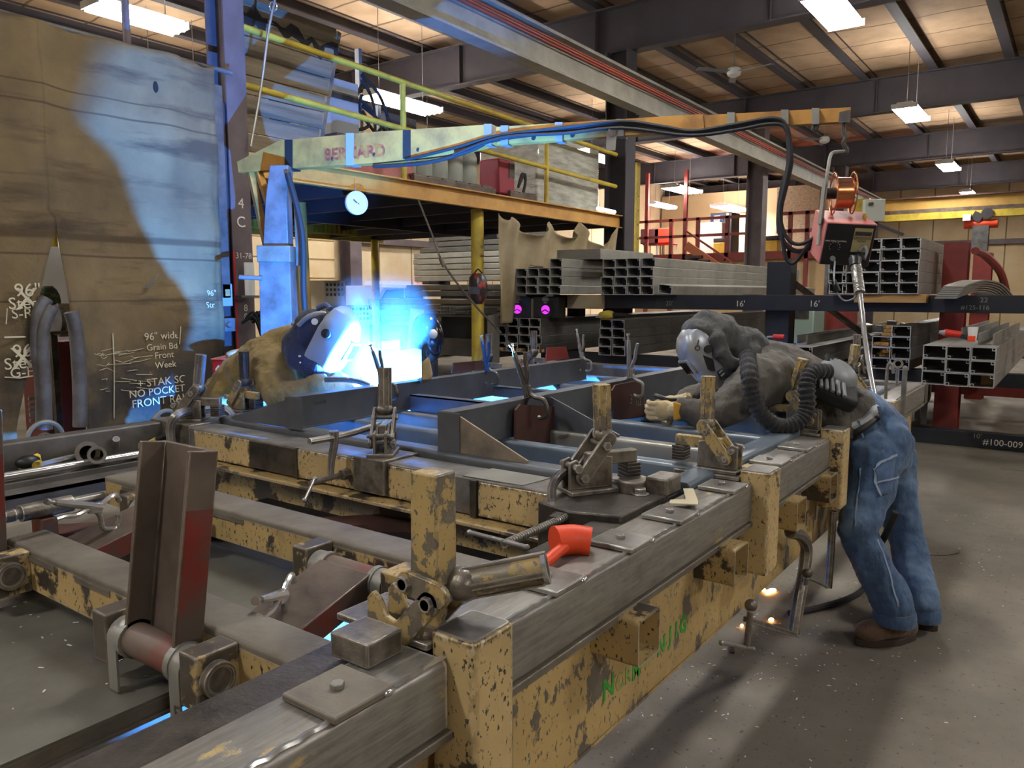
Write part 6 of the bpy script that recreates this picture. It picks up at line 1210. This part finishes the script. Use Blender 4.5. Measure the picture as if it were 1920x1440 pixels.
# silver welding helmet
def helmet(parent, c, f, u, mat, s=1., nm='welding_helmet'):
    f = V(f).normalized(); u = (V(u) - f * V(u).dot(f)).normalized(); r_ = f.cross(u); c = V(c)
    prof = [(-.20, .04, .085), (-.165, .07, .105), (-.10, .10, .128), (.04, .115, .135), (.10, .112, .112), (.145, .09, .07), (.165, .05, .03), (.168, .01, .0)]
    g = MB(); rings = []
    for h, w, dp in prof:
        rings.append([c + u * h * s + r_ * (w * s * math.copysign(abs(math.sin(t)) ** .75, t)) + f * (dp * s * math.copysign(abs(math.cos(t)) ** .6, math.cos(t)) * (1 if abs(t) < 1.5 else .5)) for t in [R(-108 + 18 * i) for i in range(13)]])
    g.loft(rings, cap=False, closed=False)
    o = P(nm, g, mat, parent, smooth=35, solid=.006, bevel=.006)
    def at(h, x, dp): return c + u * h * s + r_ * x * s + f * dp * s
    P('lens_frame', MB().loft([[at(h, x, .128) for h, x in ((-.055, -.062), (-.055, .062), (.05, .066), (.05, -.066))], [at(h, x, .142) for h, x in ((-.05, -.056), (-.05, .056), (.045, .06), (.045, -.06))]]), mat, o, bevel=.004)
    P('lens', MB().loft([[at(h, x, .14) for h, x in ((-.04, -.045), (-.04, .045), (.035, .05), (.035, -.05))], [at(h, x, .145) for h, x in ((-.04, -.045), (-.04, .045), (.035, .05), (.035, -.05))]]), m_lens, o)
    for sx in (-1, 1): P('adjuster_knob', MB().cyl(at(.03, .112 * sx, .02), at(.03, .135 * sx, .02), .022 * s, n=16), m_black, o)
    return o, at
hf = (LF * .80 - UP * .64 - fw * .2); hu = (UP * .8 + LF * .6)
h2, at2 = helmet(B2, D(1322, 660, 3.80), hf, hu, m_silver, .88)
P('orange_rim', MB().tube([at2(-.12, -.095, .09), at2(-.165, -.06, .098), at2(-.18, 0, .085), at2(-.165, .06, .098), at2(-.12, .095, .09)], .008, 8, 4), m_orim, h2)
P('side_slot', MB().loft([[at2(h, -.105 - e, dp) for h, dp in ((.02, .06), (-.06, .085), (-.09, .06), (-.03, .03))] for e in (.0, .012)]), m_black, h2); P('badge', MB().loft([[at2(h, -.088 - e, dp) for h, dp in ((-.10, .05), (-.155, .058), (-.155, .02), (-.10, .015))] for e in (0, .012)]), m_black, h2)
P('badge_bar', MB().loft([[at2(h, -.1 - e, dp) for h, dp in ((-.11, .045), (-.12, .047), (-.12, .022), (-.11, .02))] for e in (0, .004)]).loft([[at2(h, -.1 - e, dp) for h, dp in ((-.13, .047), (-.14, .048), (-.14, .022), (-.13, .022))] for e in (0, .004)]), m_silver, h2)
q = at2(.07, -.112, .06); P('side_mark', MB().pipe(q, q - fw * .004, .014, .008, 14).bar(q + UP * .014, q + UP * .04 + rt * .006, .006, .006), m_oily, h2)
# breathing hose and blower pack
hp = [D(1402, 668, 3.66), D(1405, 705, 3.50), D(1412, 745, 3.46), D(1430, 780, 3.45), D(1462, 800, 3.46), D(1496, 792, 3.47), D(1513, 764, 3.49), D(1513, 722, 3.52), D(1522, 698, 3.56), D(1552, 697, 3.62)]
P('breathing_hose', MB().tube(hp, .036, 14, 16, lambda u: .036 + .0045 * math.sin(u * 230)), m_hose, B2, smooth=True)
g = MB(); pc = D(1558, 728, 3.66)
PKX = (rt * .9 - UP * .38).normalized(); PKZ = (UP * .75 + rt * .3 - fw * .6).normalized(); PKY = PKZ.cross(PKX).normalized(); PKZ = PKX.cross(PKY)
def pk(): g = MB(); m = Matrix((PKX, PKY, PKZ)).transposed().to_4x4(); m.translation = pc; g.T = m; return g
pb = P('blower_pack', pk().rbox(-.115, .115, -.10, .10, -.03, .055, .03, 4, 'z') if False else pk().box(-.115, .115, -.1, .1, -.03, .05), m_pack, B2, bevel=.02)
g = pk()
for i in range(5): g.box(-.105 + i * .03, -.088 + i * .03, -.105, -.01, .05, .066)
P('pack_grille', g, m_packg, pb, bevel=.003); g = pk(); g.lathe([(.0, .088), (.05, .085), (.085, .066), (.095, .045), (.095, .03)], (.02, .075, 0), (0, 0, 1), 24); P('pack_cover', g, m_packg, pb)
g = pk()
for i in range(7): g.box(-.06 + i * .025, -.046 + i * .025, .10, .15, .055, .076)
P('cover_vent', g, m_black, pb); P('pack_strap', MB().bar(D(1432, 752, 3.60), D(1478, 736, 3.63), .03, .006, UP), m_black, B2); P('pack_strap', MB().tube([D(1590, 735, 3.68), D(1612, 745, 3.72), D(1620, 765, 3.8)], .018, 8, 3), m_black, B2)
# gloves with hands bent round the torch
hand(B2, D(1272, 768, 3.635), LF * .75 - UP * .1 + fw * .35, fw * .8 + UP * .1, 1, m_glove, 1.12, .75); hand(B2, D(1277, 752, 4.06), LF * .8 - UP * .25, -fw * .8, -1, m_glove, 1.08, .75)
P('glove_back', MB().loft([[D(1262, 752, 3.575), D(1283, 757, 3.585), D(1277, 787, 3.58), D(1262, 790, 3.575)], [D(1264, 754, 3.565), D(1281, 759, 3.575), D(1275, 785, 3.57), D(1264, 788, 3.565)]]), m_gloveY, B2, bevel=.006)
P('torch', MB().tube([D(1285, 748, 3.95), D(1255, 750, 3.9), D(1238, 745, 3.9), D(1228, 742, 3.92)], .013, 8, 4), m_oily, B2)
# boots
def boot(px, heel, toe, s=1.):
    h, t_ = V(heel), V(toe); d = (t_ - h); d.z = 0; L_ = d.length; d.normalize(); sd = V((-d.y, d.x, 0)); g = MB()
    capsule(g, [(h + d * .075 + UP * .15, .05), (h + d * .065 + UP * .06, .05)], 16)
    capsule(g, [(h + d * .05 + UP * .065, .05), (h + d * (L_ * .5) + UP * .075, .056), (h + d * (L_ - .055) + UP * .058, .05)], 16); ell(g, h + d * (L_ - .075) + UP * .062, .075, .056, .05, d, sd, UP)
    b = fuse('boot', g, m_boot, B2, .008, 5)
    n = 14; poly = [h + d * (L_ * .5 + (L_ * .5 + .004) * math.cos(6.28318 * i / n)) + sd * .056 * math.sin(6.28318 * i / n) * (1.0 if math.cos(6.28318 * i / n) > -.3 else .85) for i in range(n)]
    P('sole', MB().loft([[V((p.x, p.y, .0)) for p in poly], [V((p.x, p.y, .032)) for p in poly]]), m_sole, b, bevel=.004)
z0 = lambda px, py: AZ(px, py, 0)
boot(0, z0(1716, 1197), z0(1604, 1210)); boot(0, z0(1757, 1184), z0(1646, 1152))
# ---------- the arc welder behind the far beam
k1 = dict(pel=D(432, 760, 4.95), che=D(500, 690, 4.72), nek=D(560, 640, 4.44), hed=D(590, 625, 4.34), rsh=D(520, 672, 4.50), rel=D(532, 745, 4.22), rwr=D(600, 722, 4.16), lsh=D(545, 660, 4.75), lel=D(600, 700, 4.62), lwr=D(632, 715, 4.32),
          lhi=D(425, 790, 5.0), lkn=D(440, 850, 5.0), rhi=D(445, 790, 4.9))
fl = lambda p, x=0, y=0: V((p.x + x, p.y + y, .05))
g = MB()
capsule(g, [(k1['pel'], .12), (k1['che'], .13), (k1['nek'], .045), (k1['hed'], .045)]); ell(g, k1['hed'], .075, .075, .1, rt, fw, UP)
for a, b, c in (('rsh', 'rel', 'rwr'), ('lsh', 'lel', 'lwr')): capsule(g, [(k1['che'], .08), (k1[a], .065), (k1[b], .045), (k1[c], .034)])
for dx in (-.14, .14): q = k1['pel'] + rt * dx; capsule(g, [(k1['pel'], .1), (q + UP * -.12, .085), (V((q.x, q.y + .05, .5)), .058), (V((q.x + .05, q.y + .1, .08)), .045)])
B1 = fuse('person', g, m_skin, None, .016, 4, top=('person in tan leather jacket and blue lit welding helmet welding behind the far beam', 'person'))
g = MB()
for dx in (-.13, .13): q = k1['pel'] + rt * dx; capsule(g, [(k1['pel'], .13), (q + UP * -.12, .11), (V((q.x, q.y + .05, .5)), .08), (V((q.x + .05, q.y + .1, .12)), .075)], 18)
fuse('work_trousers', g, m_denim, B1, .014, 5)
for dx in (-.13, .13): q = k1['pel'] + rt * dx; P('boot', MB().ob((q.x + .02, q.y + .08, .05), (.11, .28, .1)), m_boot, B1, bevel=.03)
g = MB()
capsule(g, [(D(425, 750, 4.95), .16), (D(455, 720, 4.86), .18), (D(500, 688, 4.74), .185), (D(540, 655, 4.62), .15), (D(565, 640, 4.55), .11)], 22)
capsule(g, [(D(512, 675, 4.6), .15), (D(508, 690, 4.48), .13), (D(522, 728, 4.34), .115), (D(535, 748, 4.25), .098), (D(568, 738, 4.19), .078), (D(600, 722, 4.16), .062)], 20)
capsule(g, [(D(540, 660, 4.72), .13), (D(575, 690, 4.72), .1), (D(600, 705, 4.6), .085), (D(628, 713, 4.36), .06)], 20)
capsule(g, [(D(440, 735, 4.80), .11), (D(420, 735, 4.72), .085), (D(414, 745, 4.70), .06)], 16)
fuse('leather_jacket', g, m_jack, B1, .012, 3, .034)
hf1 = (rt * .84 - UP * .50 - fw * .12); hu1 = (UP * .82 + rt * .5)
h1, at1 = helmet(B1, D(616, 632, 4.31), hf1, hu1, M('helmet_grey', '#8f979c', .38), 1.15)
m_band = fold_mat('dark_blue_cloth', '#2a2f45', '#1f2233')
g = MB(); ell(g, D(585, 622, 4.33), .105, .1, .13, rt, fw, UP); capsule(g, [(D(566, 640, 4.34), .1), (D(568, 672, 4.30), .095), (D(590, 690, 4.24), .06)], 16); ell(g, D(558, 650, 4.40), .09, .1, .11, rt, fw, UP)
fuse('neck_cape', g, m_band, B1, .012, 5, .012)
P('cape_stud', MB().ball(D(562, 668, 4.19), .008).ball(D(563, 680, 4.19), .008), m_chrome, B1)
P('headgear_strap', MB().tube([D(560, 610, 4.24), D(575, 596, 4.22), D(595, 588, 4.22), D(610, 588, 4.24)], .014, 8, 4), m_grey, B1); P('headgear_knob', MB().cyl(D(590, 603, 4.21), D(590, 603, 4.18), .018), m_white, B1); P('headgear_knob', MB().ball(D(558, 607, 4.4), (.04, .03, .02)), m_grey, B1); P('headgear_top', MB().tube([D(596, 578, 4.32), D(612, 572, 4.3), D(620, 580, 4.26)], .016, 8, 3), M('strap_blue', '#4a5a86', .5), B1)
hand(B1, D(604, 720, 4.15), rt * .85 - UP * .1 - fw * .1, fw * .75 - UP * .3, -1, m_glove, 1.25, .6); hand(B1, D(636, 712, 4.28), rt * .7 - UP * .25 - fw * .4, -UP * .5 - fw * .4, 1, m_glove, 1.2, .5)
P('torch', MB().tube([D(610, 712, 4.05), D(650, 712, 4.02), D(680, 718, 4.02), D(694, 724, 4.02)], .014, 8, 4), m_oily, B1)
# arc lamp below, a glowing ball added above for its glare, and lit smoke
arc = D(712, 712, 4.25)
S('arc_flash', MB().ball(arc + V((0, 0, .045)), .022, 14, 10), m_lamp('arc_glare', 120, (.55, .8, 1)), 'glowing ball put above the arc lamp as its white blue glare', 'welding arc')
l = bpy.data.lights.new('arc_light', 'POINT'); l.energy = ARC; l.color = (.045, .26, 1.0); l.shadow_soft_size = .012; lo = bpy.data.objects.new('arc_light', l); COL.objects.link(lo); lo.location = (arc.x, arc.y, 1.088)
mv = bpy.data.materials.new('weld_smoke'); mv.use_nodes = True; nt = mv.node_tree; nt.nodes.clear(); out = nt.nodes.new('ShaderNodeOutputMaterial'); vs = nt.nodes.new('ShaderNodeVolumeScatter'); vs.inputs['Color'].default_value = (.7, 1, .95, 1); vs.inputs['Anisotropy'].default_value = .0
tc = nt.nodes.new('ShaderNodeTexCoord').outputs['Object']; nz = _ramp(nt, _noise(nt, 6, 5, .65, tc, (1, 1, .6)), .36, .72)
ln = nt.nodes.new('ShaderNodeVectorMath'); ln.operation = 'LENGTH'; mpn = nt.nodes.new('ShaderNodeMapping'); mpn.inputs['Location'].default_value = (0, 0, -.3); nt.links.new(tc, mpn.inputs[0]); nt.links.new(mpn.outputs[0], ln.inputs[0])
fd = _ramp(nt, ln.outputs['Value'], .06, .42, (1, 1, 1, 1), (0, 0, 0, 1)); mu = nt.nodes.new('ShaderNodeMath'); mu.operation = 'MULTIPLY'; nt.links.new(nz, mu.inputs[0]); nt.links.new(fd, mu.inputs[1]); m2 = nt.nodes.new('ShaderNodeMath'); m2.operation = 'MULTIPLY'; m2.inputs[1].default_value = SMOKE; nt.links.new(mu.outputs[0], m2.inputs[0]); nt.links.new(m2.outputs[0], vs.inputs['Density']); nt.links.new(vs.outputs[0], out.inputs['Volume'])
sm = S('weld_smoke', MB().ball(arc + UP * .26 + rt * -.02 + fw * .12, (.34, .34, .38), 16, 12), mv, 'blue lit smoke drifting up from the welding arc', 'smoke'); sm['kind'] = 'stuff'
# leather pad beside the arc; plate shaped to block its light from boom, rack
S('leather_pad', MB().loft([[D(783, 715, 4.2), D(790, 680, 4.25), D(803, 668, 4.3), D(808, 700, 4.25), D(806, 712, 4.2)], [D(785, 715, 4.28), D(792, 680, 4.33), D(805, 668, 4.38), D(812, 700, 4.33), D(810, 712, 4.28)]]), m_jack, 'tan leather glove cuff lying behind the beam right of the arc', 'leather pad', bevel=.012)
def wallp(a, b, d0, d1, y0, y1): return [[D(a, y1, d0), D(a, y0, d0), D(b, y0, d1), D(b, y1, d1)], [D(a, y1, d0 + .014), D(a, y0, d0 + .014), D(b, y0, d1 + .014), D(b, y1, d1 + .014)]]
S('arc_screen_plate', MB().loft([[D(x, y, 4.52 + e) for x, y in ((690, 722), (694, 706), (706, 694), (716, 678), (734, 662), (762, 656), (766, 722))] for e in (0, .012)]).loft([[D(x, y, d_ + e) for x, y, d_ in ((764, 722, 4.52), (764, 656, 4.52), (776, 652, 4.36), (790, 656, 4.16), (790, 718, 4.16))] for e in (0, .012)]), m_blackbeam, 'upright angle plate behind the arc, shaped to screen its light off the boom', 'steel plate')
q = D(800, 635, 5.6); t = T('black_mask', 'glossy black welding mask standing behind the far beam right of the smoke', 'welding mask', q - UP * .2); P('mask_shell', MB().ball(q, (.1, .14, .19), 20, 14), M('gloss_black', '#15161b', .15), t, smooth=True); P('mask_stand', MB().cyl(V((q.x, q.y, 0)), q - UP * .15, .02), m_oily, t); P('tan_card', MB().ob(q + LF * .1 + fw * .12, (.1, .02, .42), (0, .1, YAW - R(90))), m_tarp2, t); P('mask_decal', MB().ball(q - fw * .125 + rt * .06 + UP * .04, (.03, .03, .035)), m_chalk, t)
# ---------------------------------------------------------------- camera, world, view
cd = bpy.data.cameras.new('camera'); cam = bpy.data.objects.new('camera', cd); COL.objects.link(cam)
cd.sensor_width = 36; cd.lens = FPX / 1920 * 36; cd.clip_start = .05; cd.clip_end = 200
cam.location = (0, 0, CAMH); cam.rotation_euler = (R(90) - PIT, 0, YAW - R(90)); SC.camera = cam
w = bpy.data.worlds.new('world'); SC.world = w; w.use_nodes = True
w.node_tree.nodes['Background'].inputs[0].default_value = (.9, .95, 1, 1); w.node_tree.nodes['Background'].inputs[1].default_value = .02
SC.view_settings.view_transform = 'Standard'; SC.view_settings.look = 'None'; SC.view_settings.exposure = EXPO; SC.view_settings.gamma = 1
SC.view_settings.use_curve_mapping = False
cy = SC.cycles; cy.use_denoising = True; cy.max_bounces = 6; cy.diffuse_bounces = 3; cy.glossy_bounces = 3; cy.transmission_bounces = 4; cy.sample_clamp_indirect = 6; cy.caustics_reflective = False; cy.caustics_refractive = False
bpy.context.view_layer.update()
